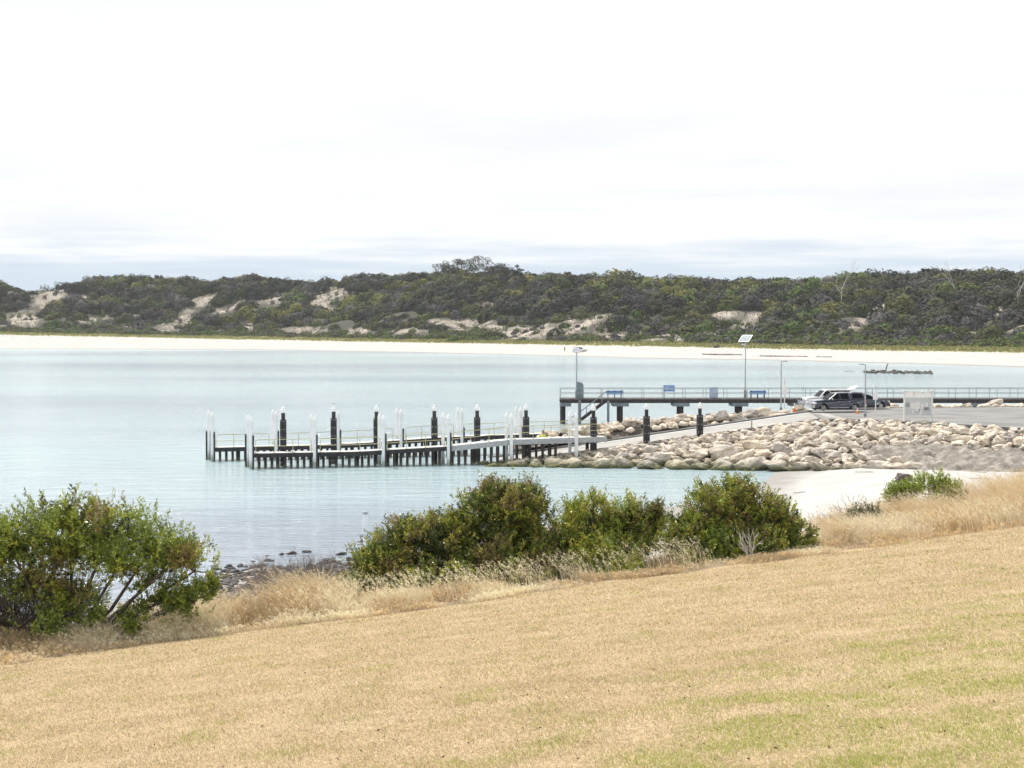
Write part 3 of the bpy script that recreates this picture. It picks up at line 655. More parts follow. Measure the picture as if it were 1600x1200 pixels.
# toe row first: the largest stones
x = -2.2
while x < 40:
    r = random.uniform(.62, 1.22) if x > 3 else random.uniform(.5, .8)
    if x > 20: r *= .72
    x += r*.95; y = lerp(x, toe)+random.uniform(.3, .9)
    if seaweedish(x, y) < .3: ROCKS.append([x, y, max(bank_z(x, y), -.15 if x < 19 else .2)+r*.18, r, random.gauss(0, .3), 'waterline'])
    x += r*.95
for (smax, smin, tr) in ((1.1,.8,350),(.85,.6,1500),(.6,.42,3500),(.42,.28,4000)):
    for _ in range(tr):
        x = random.uniform(-2.5, 41); yt, yc = lerp(x, toe), lerp(x, crest); t = random.uniform(.04, 1.04); y = yt+(yc-yt)*t
        r = random.uniform(smin, smax)
        if t > .5: r = min(r, .66)
        if t > .8: r = min(r, .48)
        if x > 22: r = min(r, .68)
        if x < 1 and y > rampnear(x)-.8: continue
        if y > rampnear(x)-.35 and x < 26: continue
        if seaweedish(x, y) > (.25 if r > .6 else .05): continue
        if far_enough(x, y, r):
            ROCKS.append([x, y, bank_z(x, y)+r*(.25 if t < .8 else .02), r, random.gauss(0, .6), 'lower' if t < .35 else 'middle' if t < .65 else 'upper' if t < .85 else 'crest'])
for _ in range(1500):
    x = random.uniform(.8, 29); t = random.uniform(-.95, .9); y = rear_c(x)+t*2.2
    r = random.uniform(.38, .85)*(1 if x > 4 else .8)
    if x > 27.0 and y < 158.5: continue
    if y-r < rampfar(x)+.35: continue
    if far_enough(x, y, r*.9): ROCKS.append([x, y, (lerp(x, rear_top))*(1-max(0, abs(t)-.3)*.5)-.12+random.uniform(-.1, .2), r, random.gauss(0, .6), 'rear'])
for _ in range(500):
    x = random.uniform(31, 58); y = lerp(x, [(27,158),(33,162.2),(45,163.6),(60,165.6)])+random.uniform(0, .9); r = random.uniform(.22, .55)
    if far_enough(x, y, r): ROCKS.append([x, y, CZ+r*.05, r, random.gauss(0, .5), 'carpark'])
px_ = P(1555, 631, 165); ROCKS.append([px_.x, 165, CZ+.30, .66, 0, 'carpark'])
cols_ = [(800,'at the left tip'),(870,'left of the rightmost white piles'),(930,'below the rightmost white piles'),(985,"left of the ramp's black piles"),(1040,"below the ramp's middle black pile"),(1110,'below the rightmost black pile'),
         (1170,'below the tall solar pole'),(1240,'below the lamp left of the cars'),(1300,'below the nose of the dark pickup'),(1365,'below the lamp beside the cars'),(1410,'left of the notice board'),(1465,'below the notice board'),(1530,'right of the notice board'),(3000,'at the right edge')]
rown = {'waterline': 'in the lowest row', 'lower': 'in the lower slope', 'middle': 'on the mid slope', 'upper': 'in the upper slope', 'crest': 'on the crest', 'rear': 'behind the ramp kerb', 'carpark': 'along the far edge of the car park'}
vis = []
for q in ROCKS:
    px, py = proj(*q[:3]); sz = q[3]*F/q[1]
    vis.append((sz if -20 < px < 1625 else -1, q, px))
vis.sort(key=lambda a: -a[0])
rest = []
for i, (sz, q, px) in enumerate(vis):
    if sz < 0: rest.append(q); continue
    if i >= 300: rest.append(q); continue
    o = bpy.data.objects.new('boulder', basemesh[i % 14]); COL.objects.link(o)
    if not basemesh[i % 14].materials: basemesh[i % 14].materials.append(M['rock'])
    s = q[3]*random.uniform(.95, 1.08); o.scale = (s*random.uniform(1.0, 1.22), s*random.uniform(.85, 1.05), s*random.uniform(.85, 1.15))
    o.location = q[:3]; o.rotation_euler = (random.gauss(0, .22), random.gauss(0, .22), q[4]+random.choice((0, PI)))
    lm = next(t for lim, t in cols_ if px < lim)
    size = 'huge' if q[3] > 1.0 else 'large' if q[3] > .75 else 'middling' if q[3] > .5 else 'small'
    tag(o, ' '.join(f'{size} pale boulder {rown[q[5]]}, {lm}'.split()[:16]), 'boulder', group='limestone boulders of the breakwater')
rr = [(q[0], q[1], q[2], q[3], q[4], int(q[0]*7)) for q in rest]
for _ in range(420):
    x = random.uniform(-1.5, 41); t = random.uniform(.02, 1.0); yt, yc = lerp(x, toe), lerp(x, crest); y = yt+(yc-yt)*t
    if y > rampnear(x)-.4 and x < 26: continue
    rr.append((x, y, bank_z(x, y)+.08, random.uniform(.14, .34), random.random()*6, int(x*9)))
rock_stuff('rock_rubble', rr, M['rock'], 'smaller limestone rubble filling the gaps between the boulders', 'rubble')

# seagrass wrack: heaped over the right part of the rocks and lying on the sand
def wrack(x, y):
    v = seaweedish(x, y); b_ = bank_z(x, y)
    return (x, y, b_+.42*min(1, max(-1.2, v*1.6))+.26*fbm(x, y, .8, 5)+.11*fbm(x, y, .3, 3))
tag(grid('seagrass_wrack', list(np.arange(26, 42, .2)), list(np.arange(118, 142, .25)), wrack, M['seaweed'], lambda c: seaweedish(c[0], c[1]) < -.4 or c[1] > lerp(c[0], crest) or c[1] < lerp(c[0], toe)-2.0), 'heaped mauve-brown dry seagrass burying the right part of the rock bank', 'seaweed', kind='stuff')
def gz(px, py, g=3):
    z = .6
    for _ in range(8): p = PZ(px, py, z); z = ground_z(p.x, p.y)
    return PZ(px, py, z)
for a_, b_, w_, l_ in (((1476,733),(1540,739),1.3,'broad brown seaweed mat on the sand below the rock bank'), ((1441,736),(1452,734),.5,'small dark clump of seaweed on the white sand'), ((1515,748),(1550,749),.7,'brown seaweed patch on sand near the right-hand grass'), ((1240,771),(1258,769),.4,'thin dark seaweed streak on sand above the dark shrub'), ((1336,738),(1365,738),.35,'long faint seaweed streak near the top of the beach')):
    p, q = gz(*a_), gz(*b_); lump_strip('sand_seaweed', [(p.x, p.y, p.z), tuple((p+q)/2), (q.x, q.y, q.z)], w_, .10, M['seaweed'], l_, 'seaweed', 'stuff', seg=40)
p = gz(1412, 752); o = link('beach_boulder', rock_mesh('beach_boulder', 77, flat=.62), M['brownrock']); o.scale = (.62, .5, .55); o.location = (p.x, p.y, p.z+.18)
tag(o, 'lone dark brown boulder sitting on the white sand', 'boulder')

# ------------------------------------------------------------ finger walkways
def fline(x): return 133.4+(x+20.5)*.22            # front finger near edge
def bline(x): return 140.8+(x+24.7)*.30
def finger(name, fy, X0, X1, zprof, rails, posts, label, steel_from=None, railmat='yellow', postmat='timber', bm_='black'):
    rz = math.atan((fy(X1)-fy(X0))/(X1-X0)); base = Vector((X0, fy(X0), 0)); root = empty(name, base, label=label, cat='walkway')
    wd = 1.5; nrm = Vector((-math.sin(rz), math.cos(rz), 0))
    def pt(X, off, dz): q = Vector((X, fy(X), lerp(X, zprof)+dz))+nrm*off; return q-base
    kx = [X0]+[p[0] for p in zprof if X0 < p[0] < X1]+[X1]
    sf = steel_from if steel_from is not None else 1e9
    d = MB(); e = MB(); g = MB()
    for a, b in zip(kx[:-1], kx[1:]):
        d.bar(pt(a, wd/2, -.03), pt(b, wd/2, -.03), wd, .08)
        tgt = e if a < sf-.1 else g
        h_ = .34 if a < sf-.1 else .42
        for off in (-.06, wd+.06): tgt.bar(pt(a, off, -.06-h_/2+.06), pt(b, off, -.06-h_/2+.06), .12 if tgt is g else .26, h_)
    d.build('deck', M['deckconc'], root); e.build('fender_beam', M[bm_], root, bevel=.04)
    if g.v: g.build('steel_girder', M['steel'], root)
    for (a, b) in rails:
        m = MB(); r = .028; hh = 1.06; off = .10; L = b-a; n = max(2, round(L/1.55)+1)
        m.tube([pt(a, off, .02), pt(a, off, hh-.12), pt(a+.12, off, hh)]+[pt(x, off, hh) for x in np.linspace(a+.5, b-.5, 5)]+[pt(b-.12, off, hh), pt(b, off, hh-.12), pt(b, off, .02)], r, 6)
        m.tube([pt(x, off, .54) for x in np.linspace(a, b, 6)], r*.8, 6)
        for x in np.linspace(a, b, n)[1:-1]: m.tube([pt(x, off, .02), pt(x, off, hh)], r, 6)
        for x in np.linspace(a, b, n): m.box(pt(x, off, .015), (.14,.12,.03), rz)
        m.build('handrail', M[railmat], root)
    for x in posts:
        q = pt(x, .10, 0); zz = q.z-.35
        MB().tube([(q.x, q.y, -1.2), (q.x, q.y, zz)], random.uniform(.105, .125), 9).build('fender_post', M[postmat], root)
    # rear row of bearing piles under the deck
    for x in np.arange(X0+2, X1-1, 3.1):
        q = pt(x, wd-.2, 0)
        MB().tube([(q.x, q.y, -1.2), (q.x, q.y, q.z-.3)], .14, 9).build('bearing_pile', M['timber'], root)
    return root
def xf(px, fy):
    u = (px-800)/F; x = u*136
    for _ in range(20): x = u*fy(x)
    return x
FX = lambda px: xf(px, fline); BX = lambda px: xf(px, bline)
fpiles = [(387,392.5),(486,492),(592.5,599.5),(692,701),(791.5,799),(890.5,900.5)]
posts = [FX(p) for p in np.arange(404, 872, 10.1) if min(abs(p-b) for a, b in fpiles) > 4.5]
finger('jetty_walkway', fline, FX(394), FX(948), [(-21,1.2),(FX(560),1.22),(FX(700),1.52),(FX(797),1.98),(FX(900),2.08),(FX(985),2.12)],
       [(FX(399),FX(486)),(FX(500),FX(593)),(FX(605),FX(695)),(FX(707),FX(793)),(FX(805),FX(946))], posts, 'front boat-ramp walkway on dark posts with yellow handrails', steel_from=FX(700))
posts = [BX(p) for p in np.arange(343, 800, 9.9) if not 520 < p < 522]
finger('jetty_walkway', bline, BX(334), BX(930), [(-26,1.12),(BX(480),1.16),(BX(560),1.25),(BX(690),1.62),(BX(790),1.72),(BX(935),1.80)],
       [(BX(337),BX(420)),(BX(440),BX(519)),(BX(530),BX(614)),(BX(634),BX(709)),(BX(725),BX(796)),(BX(826),BX(925))], posts, 'rear boat-ramp walkway partly hidden behind the front one')

def white_pile(X, Y, label, strip, top=4.12, d=.29, both=False):
    root = empty('white_pile', (X, Y, 0), label=label, cat='pile', group='white mooring piles along the walkways')
    MB().lathe((0,0,0), [(d/2,-1.5),(d/2,top-.36)], 8).build('shaft', M['white'], root)
    MB().lathe((0,0,0), [(d/2+.012,top-.37),(d/2+.012,top-.33),(.10,top-.10),(.012,top+.02)], 8).build('pointed_cap', M['whitecap'], root)
    if strip:
        MB().box((d/2+.05, -.06, (strip-1.2)/2), (.10,.16,strip+1.2)).build('rub_strip', M['black'], root, bevel=.02)
    if strip and both:
        MB().box((-d/2-.05, -.06, (strip-1.2)/2), (.10,.16,strip+1.2)).build('rub_strip', M['black'], root, bevel=.02)
    return root
ordn = ['first','second','third','fourth','fifth','sixth']
for i, (a, b) in enumerate(fpiles):
    X = FX(b); Y = fline(X)-.33; white_pile(X-.0, Y, f'near white pile of the {ordn[i]} pair from the left on the front walkway', 2.65 if i != 4 and i != 5 else 0)
    d_ = fline(FX(a))+1.88; X2 = (a-800)/F*d_; white_pile(X2, d_, f'far white pile of the {ordn[i]} pair from the left on the front walkway', 2.6 if i < 1 else 0, both=True)
bpiles = [(325.5,332),(426,432),(522,529),(620,627),(715.5,722),(806.5,813.5)]
for i, (a, b) in enumerate(bpiles):
    X = BX(b); white_pile(X, bline(X)-.33, f'near white pile of the {ordn[i]} pair from the left on the rear walkway', 2.45)
    d_ = bline(BX(a))+1.88; white_pile((a-800)/F*d_, d_, f'far white pile of the {ordn[i]} pair from the left on the rear walkway', 2.4 if i == 0 else 0, both=True)

def guide_pile(px, d, zt, zb, label):
    X = (px-800)/F*d; root = empty('guide_pile', (X, d, zb), label=label, cat='pile', group='black guide piles beside the ramp')
    h = zt-zb
    MB().lathe((0,0,0), [(.155,-.5),(.155,h-.42)], 14).build('core', M['black'], root, smooth=False)
    MB().box((0,0,(h-1.0-.8)/2), (.50,.50,h-.98+.8-.02), rz=.1).build('sleeve', M['black'], root, bevel=.05)
    m = MB().lathe((0,0,0), [(.19,h-.47),(.20,h-.42),(.20,h-.26),(.11,h-.08),(.06,h+.02),(.01,h+.05)], 14); m.build('pointed_cap', M['whitecap'], root, smooth=False)
    b_ = MB()
    for k in range(int(h/.6)):
        z = h-1.12-k*.66
        if z < 0: break
        for sx in (-.13, .13): b_.box((sx+.0, -.262, z), (.075,.03,.05), rz=.1)
    b_.build('bolt_heads', M['alloy'], root)
    return root
for i, (px, py) in enumerate([(442,636),(521,634),(588,634),(678.5,633),(745.5,632.5),(822,632),(927.5,632.5),(1010.5,631),(1094,629.5)]):
    zt = 4.72; d = F*(H-zt)/(py-HZ)
    X = (px-800)/F*d; zb = -1.2 if px < 830 else max(-.2, ramp_z(X)-.1)
    lb = [f'{["leftmost","second","third","fourth","fifth","sixth"][i]} black guide pile from the left standing in the water' if i < 6 else ['black guide pile just right of the last white pair, at the ramp foot','middle black guide pile rising from beside the concrete ramp','rightmost black guide pile high up beside the concrete ramp'][i-6]][0]
    guide_pile(px, d, zt, zb, lb)

# ------------------------------------------------------------ old jetty
JD = 193.6; JZ = 2.92; JW = 3.2
JX0 = (875.5-800)/F*JD; JX1 = 120
jt = empty('timber_jetty', (JX0, JD, 0), label='long straight dark jetty with thin rails crossing behind the car park', cat='jetty')
L = JX1-JX0
MB().box((L/2, JW/2, JZ-.08), (L, JW, .16)).build('deck', M['jettydeck'], jt)
mb = MB()
for y in (.10, JW-.10): mb.box((L/2, y, JZ-.34), (L, .20, .36))
mb.build('edge_beam', M['timber'], jt)
for k, px in enumerate([883,970,1065,1157]+[1157+93*i for i in range(1, 14)]):
    x = (px-800)/F*JD-JX0
    MB().box((x if k else .62, JW/2, JZ-.70), (1.85 if k else 1.25, JW+.1, .40)).build('headstock', M['cap'], jt, bevel=.02)
    for y in (.45, JW-.45):
        xx = x if k else .33
        MB().tube([(xx, y, -1.5), (xx, y, JZ-.9)], .29, 10).build('jetty_pile', M['timber'], jt)
for y, nm in ((.08, 0), (JW-.08, 1)):
    mb = MB(); xs_ = [0.05+2.36*i for i in range(int(L/2.36))]
    a = [(0.05, y, JZ+1.1), (L, y, JZ+1.1)]; mb.tube(a, .032, 6); mb.tube([(0.05, y, JZ+.56), (L, y, JZ+.56)], .026, 6)
    for x in xs_: mb.tube([(x, y, JZ), (x, y, JZ+1.1)], .030, 6)
    mb.build('handrail', M['rail'], jt)
mb = MB()
for z in (.56, 1.1): mb.tube([(.05,.08,JZ+z),(.05,JW-.08,JZ+z)], .03, 6)
mb.build('handrail', M['rail'], jt)
# stair down to a low landing
def J(px, z, off): return Vector(((px-800)/F*JD-JX0, off, z))
mb = MB(); mb.bar(J(944, JZ-.35, -.15), J(904, .35, -.15), .10, .30); mb.bar(J(944, JZ-.35, -1.15), J(904, .35, -1.15), .10, .30)
mb.build('stair_stringer', M['timber'], jt)
mb = MB()
for i in range(11):
    t = (i+.5)/11; q = J(944, JZ-.35, -.65).lerp(J(904, .35, -.65), t); mb.box((q.x, q.y, q.z+.06), (.26, 1.0, .05))
mb.build('stair_treads', M['jettydeck'], jt)
mb = MB()
for off in (-.12, -1.18):
    mb.tube([J(948, JZ+.9, off), J(903, 1.25, off), J(884, .35, off)], .03, 6); 
    for t in (.1, .4, .7, 1): q = J(944, JZ-.3, off).lerp(J(904, .4, off), t); mb.tube([q, q+Vector((0,0,.98))], .025, 6)
mb.build('stair_rail', M['rail'], jt)
mb = MB()
for px, y in ((905.5, -1.3), (905.5, .1), (949.5, -1.3)): q = J(px, 0, y); mb.tube([(q.x, q.y, -1.2), (q.x, q.y, JZ-.2)], .14, 8)
mb.build('stair_pile', M['cap'], jt)
def onj(px, off): return Vector(((px-800)/F*(JD+off), JD+off, JZ))
# benches
def bench(px, label):
    root = empty('bench', onj(px, .75), label=label, cat='bench', group='blue benches on the jetty'); L_ = 1.9
    s = MB(); 
    for k in range(3): s.box((0, .35+.14*k-.10, .45), (L_,.12,.04))
    s.build('seat', M['blue'], root)
    b = MB(); 
    for k in range(2): b.box((0, .0+.02*k, .62+.17*k), (L_,.04,.15))
    b.build('backrest', M['blue'], root)
    for x in (-.75, 0, .75):
        m = MB().bar((x, .06, 0), (x, .0, .9), .06, .06); m.bar((x,.04,.42),(x,.55,.42),.05,.05); m.bar((x,.52,0),(x,.52,.42),.06,.06); m.build('leg', M['trim'], root)
bench(960.5, 'blue bench near the left end of the jetty'); bench(1184.5, 'blue bench right of the tall solar pole')
root = empty('information_sign', onj(1045.5, .45), label='blue rectangular sign on two thin legs above the jetty rail', cat='sign')
MB().box((0,0,1.15), (1.28,.05,.72)).build('sign_panel', M['bluesign'], root, bevel=.01)
m = MB(); m.box((0,-.032,1.36),(1.1,.008,.10)); m.box((-.25,-.032,1.08),(.5,.008,.3)); m.box((.3,-.032,1.08),(.42,.008,.22)); m.build('sign_picture', M['greybox'], root)
for x in (-.58, .58): MB().box((x,.05,.6),(.06,.05,1.2)).build('leg', M['rail'], root)
root = empty('cleaning_cabinet', onj(1115.5, .5), label='grey upright cabinet standing on the jetty', cat='cabinet')
MB().box((0,.2,.62),(.95,.4,1.2)).build('body', M['greybox'], root, bevel=.02)
m = MB().box((0,-.012,.62),(.86,.02,1.08)); m.build('door', M['greybox'], root, bevel=.01); MB().box((.3,-.035,.65),(.04,.03,.14)).build('handle', M['rail'], root)
MB().box((0,.2,1.245),(1.02,.48,.05)).build('lid', M['steel'], root)
# rounded life-ring board near the left lamp
root = empty('notice_board', onj(906, .5), label='tall grey-green board with a rounded corner by the left jetty lamp', cat='board')
pr = [(-.30,.0),(.38,.0),(.38,1.55),(.34,1.68),(.22,1.78),(-.05,1.86),(-.34,1.90)]
MB().prism(pr, -.04, .04).build('panel', mat('grey_green_panel', [(.14,.19,.21),(.20,.25,.27)], .6, 4), root)
m = MB(); m.box((-.38,.0,.95),(.07,.07,1.95)); m.box((.43,.0,.8),(.05,.06,1.6)); m.build('post', M['rail'], root)
def solar_light(px, d, z0, ztop, label, pw, ph, tilt, rz, polew=.07, sidex=0):
    root = empty('solar_lamp', ((px-800)/F*d, d, z0), label=label, cat='lamp', group='solar lamps on tall poles'); h = ztop-z0
    MB().tube([(0,0,0),(0,0,h)], [polew*1.25, polew*.8], 9).build('pole', M['steel'], root)
    MB().box((0,0,.45),(.30,.26,.9)).build('battery_box', M['rail'], root, bevel=.02)
    A = Matrix.Rotation(rz, 3, 'Z')@Matrix.Rotation(tilt, 3, 'X')
    c = Vector((sidex,0,h+.15)); f = MB().box(c, (pw,ph,.05), M=A).build('panel_frame', M['steel'], root)
    m = MB()
    for i in range(3): m.box(c+A@Vector(((i-1)*pw*.315,0,.030)), (pw*.285,ph*.9,.012), M=A)
    m.build('solar_cells', M['solar'], root)
    m = MB().tube([(0,0,h-.75),(-.18,-.2,h-.55)], .03, 6).box((-.30,-.25,h-.5),(.42,.22,.09)); m.build('lamp_head', M['whitecap'], root)
    return root
zt = P(1165, 531, JD+1).z
solar_light(1164.8, JD+1.2, JZ, zt, 'tallest lamp pole with a big tilted solar panel, on the jetty', 1.35, 1.25, R(38), R(-38))
zt = P(901, 549, JD+.9).z
solar_light(901, JD+1.0, JZ, zt, 'lamp pole with a small solar panel at the left end of the jetty', .75, .7, R(40), R(-30), polew=.075, sidex=-.15)

# ------------------------------------------------------------ car park furniture
def ground_pt(px, py, z=CZ): return PZ(px, py, z)
def slim_lamp(px, pyb, pyt, side, label):
    p = ground_pt(px, pyb); h = P(px, pyt, p.y).z-CZ
    root = empty('street_lamp', p, label=label, cat='street lamp', group='slim lamps at the car park')
    MB().tube([(0,0,0),(0,0,h)], [.065,.045], 8).build('pole', M['steel'], root)
    MB().box((0,0,.12),(.22,.22,.24)).build('base_plate', M['rail'], root)
    m = MB().bar((0,0,h-.05),(side*.22,0,h-.02),.06,.05); m.box((side*.36,0,h),(.40,.20,.07)); m.build('lamp_head', M['rail'], root, bevel=.01)
slim_lamp(1220.3, 641, 564.5, 1, 'slim lamp at the head of the ramp with its head turned right')
slim_lamp(1351.8, 651, 569, -1, 'slim lamp in front of the parked cars with its head turned left')
def sign_post(px, pyb, pyt, label, dx):
    p = ground_pt(px, pyb); h = P(px, pyt, p.y).z-CZ
    root = empty('sign_post', p, label=label, cat='sign', group='pole signs at the car park')
    MB().tube([(0,0,0),(0,0,h)], .055, 8).build('post', M['paper'], root)
    MB().box((dx,-.075,h-.95),(.40,.02,.72)).build('sign_panel', M['whitecap'], root, bevel=.005)
    MB().box((0,-.062,h-.25),(.10,.02,.10)).build('bracket', M['steel'], root)
sign_post(1225.8, 639.5, 593, 'white pole sign right beside the lamp at the ramp head', .0)
sign_post(1368, 647, 601.5, 'white pole sign in front of the dark car, right of the lamp', -.05)
# notice frame
p = ground_pt(1434.5, 659); sc = F/p.y; h = P(1434, 610, p.y).z-CZ; w = 43/sc
root = empty('notice_stand', p, label='big white two-post notice board with panels beside the cars', cat='notice board')
for s in (-1, 1): MB().box((s*w/2,0,h/2),(.14,.12,h)).build('post', M['paper'], root)
MB().box((0,0,h-.02),(w+.35,.34,.07)).build('top_cap', M['paper'], root)
MB().box((0,.02,.50),(w-.14,.06,.07)).build('bottom_rail', M['paper'], root)
MB().box((0,.02,h-.62),(w-.14,.05,.06)).build('middle_rail', M['paper'], root)
for i in range(3): MB().box(((i-1)*w*.315,.03,h-.33),(w*.27,.04,.42)).build('header_panel', M['whitecap'], root)
lay = [(-.20,.62,.16,.42),(-.02,.56,.18,.60),(.155,.60,.10,.40),(.30,.66,.12,.34),(.08,.17,.09,.44),(-.19,.22,.08,.20)]
MB().box((0,.045,.50+(h-1.15)/2),(w-.14,.015,h-1.15)).build('backing_sheet', mat('pale_backing', [(.50,.53,.55),(.56,.59,.61)], .5, 2), root)
for (cx, cz, ww, hh) in lay:
    MB().box((cx*w, .02, .55+(cz)*(h-1.35)), (ww*w,.02,hh*(h-1.35))).build('notice_sheet', M['paper'], root)
m = MB()
for k in range(4): m.box((-.39*w,.02,.55+(.82-.08*k)*(h-1.35)), (.14*w,.02,.05))
m.build('notice_lines', M['rail'], root)
m = MB().box((.30*w,.02,.55+.42*(h-1.35)), (.17*w,.02,.24)); m.build('notice_dark', M['rail'], root)
def cone(px, pyb, hh, label, striped=True, z=CZ):
    p = ground_pt(px, pyb, z); root = empty('traffic_cone', p, label=label, cat='traffic cone', group='orange markers around the ramp')
    MB().box((0,0,.03),(.34,.34,.06)).build('base', M['orange'], root, bevel=.01)
    MB().lathe((0,0,.06), [(.13,0),(.10,hh*.35)], 12).build('cone_body', M['orange'], root)
    MB().lathe((0,0,.06), [(.100,hh*.35),(.070,hh*.6)], 12).build('white_band', M['whitecap'], root)
    MB().lathe((0,0,.06), [(.070,hh*.6),(.055,hh*.75)], 12).build('orange_band', M['orange'], root)
    MB().lathe((0,0,.06), [(.055,hh*.75),(.03,hh)], 12).build('cone_tip', M['whitecap'], root)
cone(1339.5, 646, .46, 'orange and white cone beside the rear wheel of the dark pickup')
cone(1241.5, 643.5, .75, 'tall orange bollard in front of the bull bar')
q = (1084.5-800)/F*150.6; cone(1084.5, 664, .50, 'orange and white cone by the ramp kerb left of the last black pile', z=ramp_z(q))
q = PZ(1075, 682, 2.3)
o = MB().tube([(0,0,0),(0,0,.55)], .05, 8).build('bollard', M['rail']); o.location = PZ(1174.5, 668, 2.75); tag(o, 'stubby dark stick standing at the near edge of the ramp', 'bollard')

# ------------------------------------------------------------ vehicles (front towards -x)
def wheel(root, x, y, r, rim='alloy'):
    w = empty_none = None
    s = -1 if y < 0 else 1
    m = MB(); prof = [(r*.62,-.11),(r*.94,-.11),(r,-.07),(r,.07),(r*.94,.11),(r*.62,.11)]
    m.tube([(0,z,0) for _, z in prof], [a for a, _ in prof], 24); t = m.build('tyre', M['tyre'], None)
    # wheel object = tyre mesh with rim child
    t.name = 'wheel'; t.parent = root; t.location = (x, y, r)
    m = MB().tube([(0,s*.085,0),(0,s*.118,0)], [r*.60,r*.60], 20); rm = m.build('rim_dish', M['trim'], t)
    m = MB()
    for k in range(6):
        a = k*PI/3; m.bar((0,s*.125,0),(math.cos(a)*r*.58,s*.125,math.sin(a)*r*.58),.03,.075)
    m.tube([(0,s*.11,0),(0,s*.145,0)], [.07,.05], 12)
    n_ = 20
    for k in range(n_):
        a0, a1 = 2*PI*k/n_, 2*PI*(k+1)/n_; m.bar((math.cos(a0)*r*.59,s*.12,math.sin(a0)*r*.59),(math.cos(a1)*r*.59,s*.12,math.sin(a1)*r*.59),.03,.03)
    m.build('rim', M[rim], t)
def arch(cx, r, z0, n=9): return [(cx+math.cos(PI*k/(n-1))*r, z0+math.sin(PI*k/(n-1))*r) for k in range(n)]
def vehicle(kind, loc, rz, label, paint, group='vehicles in the car park'):
    root = empty({'pickup':'pickup_truck','wagon':'four_wheel_drive','sedan':'parked_car'}[kind], loc, rz, label=label, cat={'pickup':'pickup','wagon':'car','sedan':'car'}[kind], group=group)
    Wd = .91; pm = M[paint]
    if kind == 'sedan':
        r = .32; fx, rx = -1.38, 1.38; zb = .28; belt = .92
        top = [(-2.25,.42),(-2.30,.62),(-2.18,.74),(-1.9,.80),(-1.0,.93),(1.6,.97),(2.1,.93),(2.25,.80),(2.28,.5),(2.2,.32)]
        cab = [(-1.05,.92),(-.35,1.36),(.1,1.44),(.9,1.42),(1.9,.96)]
    elif kind == 'pickup':
        r = .40; fx, rx = -1.62, 1.42; zb = .42; belt = 1.10
        top = [(-2.45,.55),(-2.52,.80),(-2.46,1.00),(-2.25,1.08),(-1.2,1.18),(-.9,1.15),(2.55,1.17),(2.60,.70),(2.56,.52)]
        cab = [(-1.12,1.14),(-.30,1.70),(-.05,1.77),(.88,1.79),(1.04,1.72),(1.12,1.14)]
    else:
        r = .40; fx, rx = -1.55, 1.35; zb = .42; belt = 1.12
        top = [(-2.3,.55),(-2.38,.80),(-2.34,1.04),(-2.2,1.12),(-1.15,1.20),(-1.0,1.16),(2.38,1.16),(2.42,.7),(2.38,.52)]
        cab = [(-1.10,1.14),(-.45,1.80),(-.2,1.88),(2.0,1.88),(2.3,1.78),(2.38,1.14)]
    ar = r+.09
    prof = [(top[0][0]+.03, zb)] + top + [(top[-1][0]-.05, zb)] + [(p_[0], max(p_[1], zb)) for p_ in arch(rx, ar, r*.95)] + [(p_[0], max(p_[1], zb)) for p_ in arch(fx, ar, r*.95)]
    def fy(x, z, s):
        y = Wd-.05*max(0, (z-.75))/.4-.04*max(0, .6-z)/.3
        if abs(x) > 1.95: y -= .14*(abs(x)-1.95)/.5
        return s*y
    body = MB().prism(prof, 0, 0, fy).build('body', pm, root, bevel=.035)
    tum = .34
    def fc(x, z, s): return s*(Wd-.05-(z-belt)*tum)
    MB().prism(cab, 0, 0, fc).build('cabin', pm, root, bevel=.05)
    def sidewin(poly, nm='side_window'):
        for s in (-1, 1):
            m = MB(); b = [Vector((x, fc(x, z, s)+s*.012, z)) for x, z in poly]; m.v = b; m.f = [list(range(len(b)))]; o = m.build(nm, M['glass'], root)
            sd = o.modifiers.new('solid', 'SOLIDIFY'); sd.thickness = .015
    def xwin(x0, z0, x1, z1, nm, off):
        w0 = fc(0, z0, 1)-.10; w1 = fc(0, z1, 1)-.10; n_ = Vector((z1-z0, 0, -(x1-x0))).normalized()*off
        m = MB(); m.v = [Vector((x0,-w0,z0))+n_, Vector((x0,w0,z0))+n_, Vector((x1,w1,z1))+n_, Vector((x1,-w1,z1))+n_]; m.f = [[0,1,2,3]]
        o = m.build(nm, M['glass'], root); sd = o.modifiers.new('solid', 'SOLIDIFY'); sd.thickness = .012
    if kind == 'pickup':
        sidewin([(-.92,1.20),(-.30,1.62),(-.02,1.68),(.02,1.20)]); sidewin([(.09,1.20),(.07,1.69),(.82,1.70),(.96,1.20)])
        xwin(-1.07, 1.20, -.38, 1.67, 'windscreen', -.02)
        can = [(1.15,1.16),(1.13,1.74),(1.25,1.80),(2.22,1.78),(2.36,1.70),(2.54,1.16)]
        MB().prism(can, 0, 0, fc).build('canopy', M['darkcar'], root, bevel=.04)
        sidewin([(1.24,1.24),(1.22,1.68),(2.18,1.66),(2.36,1.24)], 'canopy_window')
        m = MB()
        for y in (-.58, .58): m.bar((-.1,y,1.86),(.85,y,1.86),.04,.04)
        m.build('roof_rail', M['trim'], root)
        for s in (-1, 1): MB().box((-.1,s*.93,.42),(1.9,.12,.05)).build('side_step', M['chrome'], root, bevel=.02)
        m = MB()
        for s in (-1, 1):
            for cx_ in (fx, rx):
                pts = [(cx_+math.cos(a)*(ar+.0), s*.925, r*.95+math.sin(a)*(ar+.0)) for a in np.linspace(.05, PI-.05, 10)]; m.tube(pts, .045, 6)
        m.build('arch_flare', mat('grey_flare', [(.07,.075,.085),(.09,.095,.105)], .5, 3), root)
    elif kind == 'wagon':
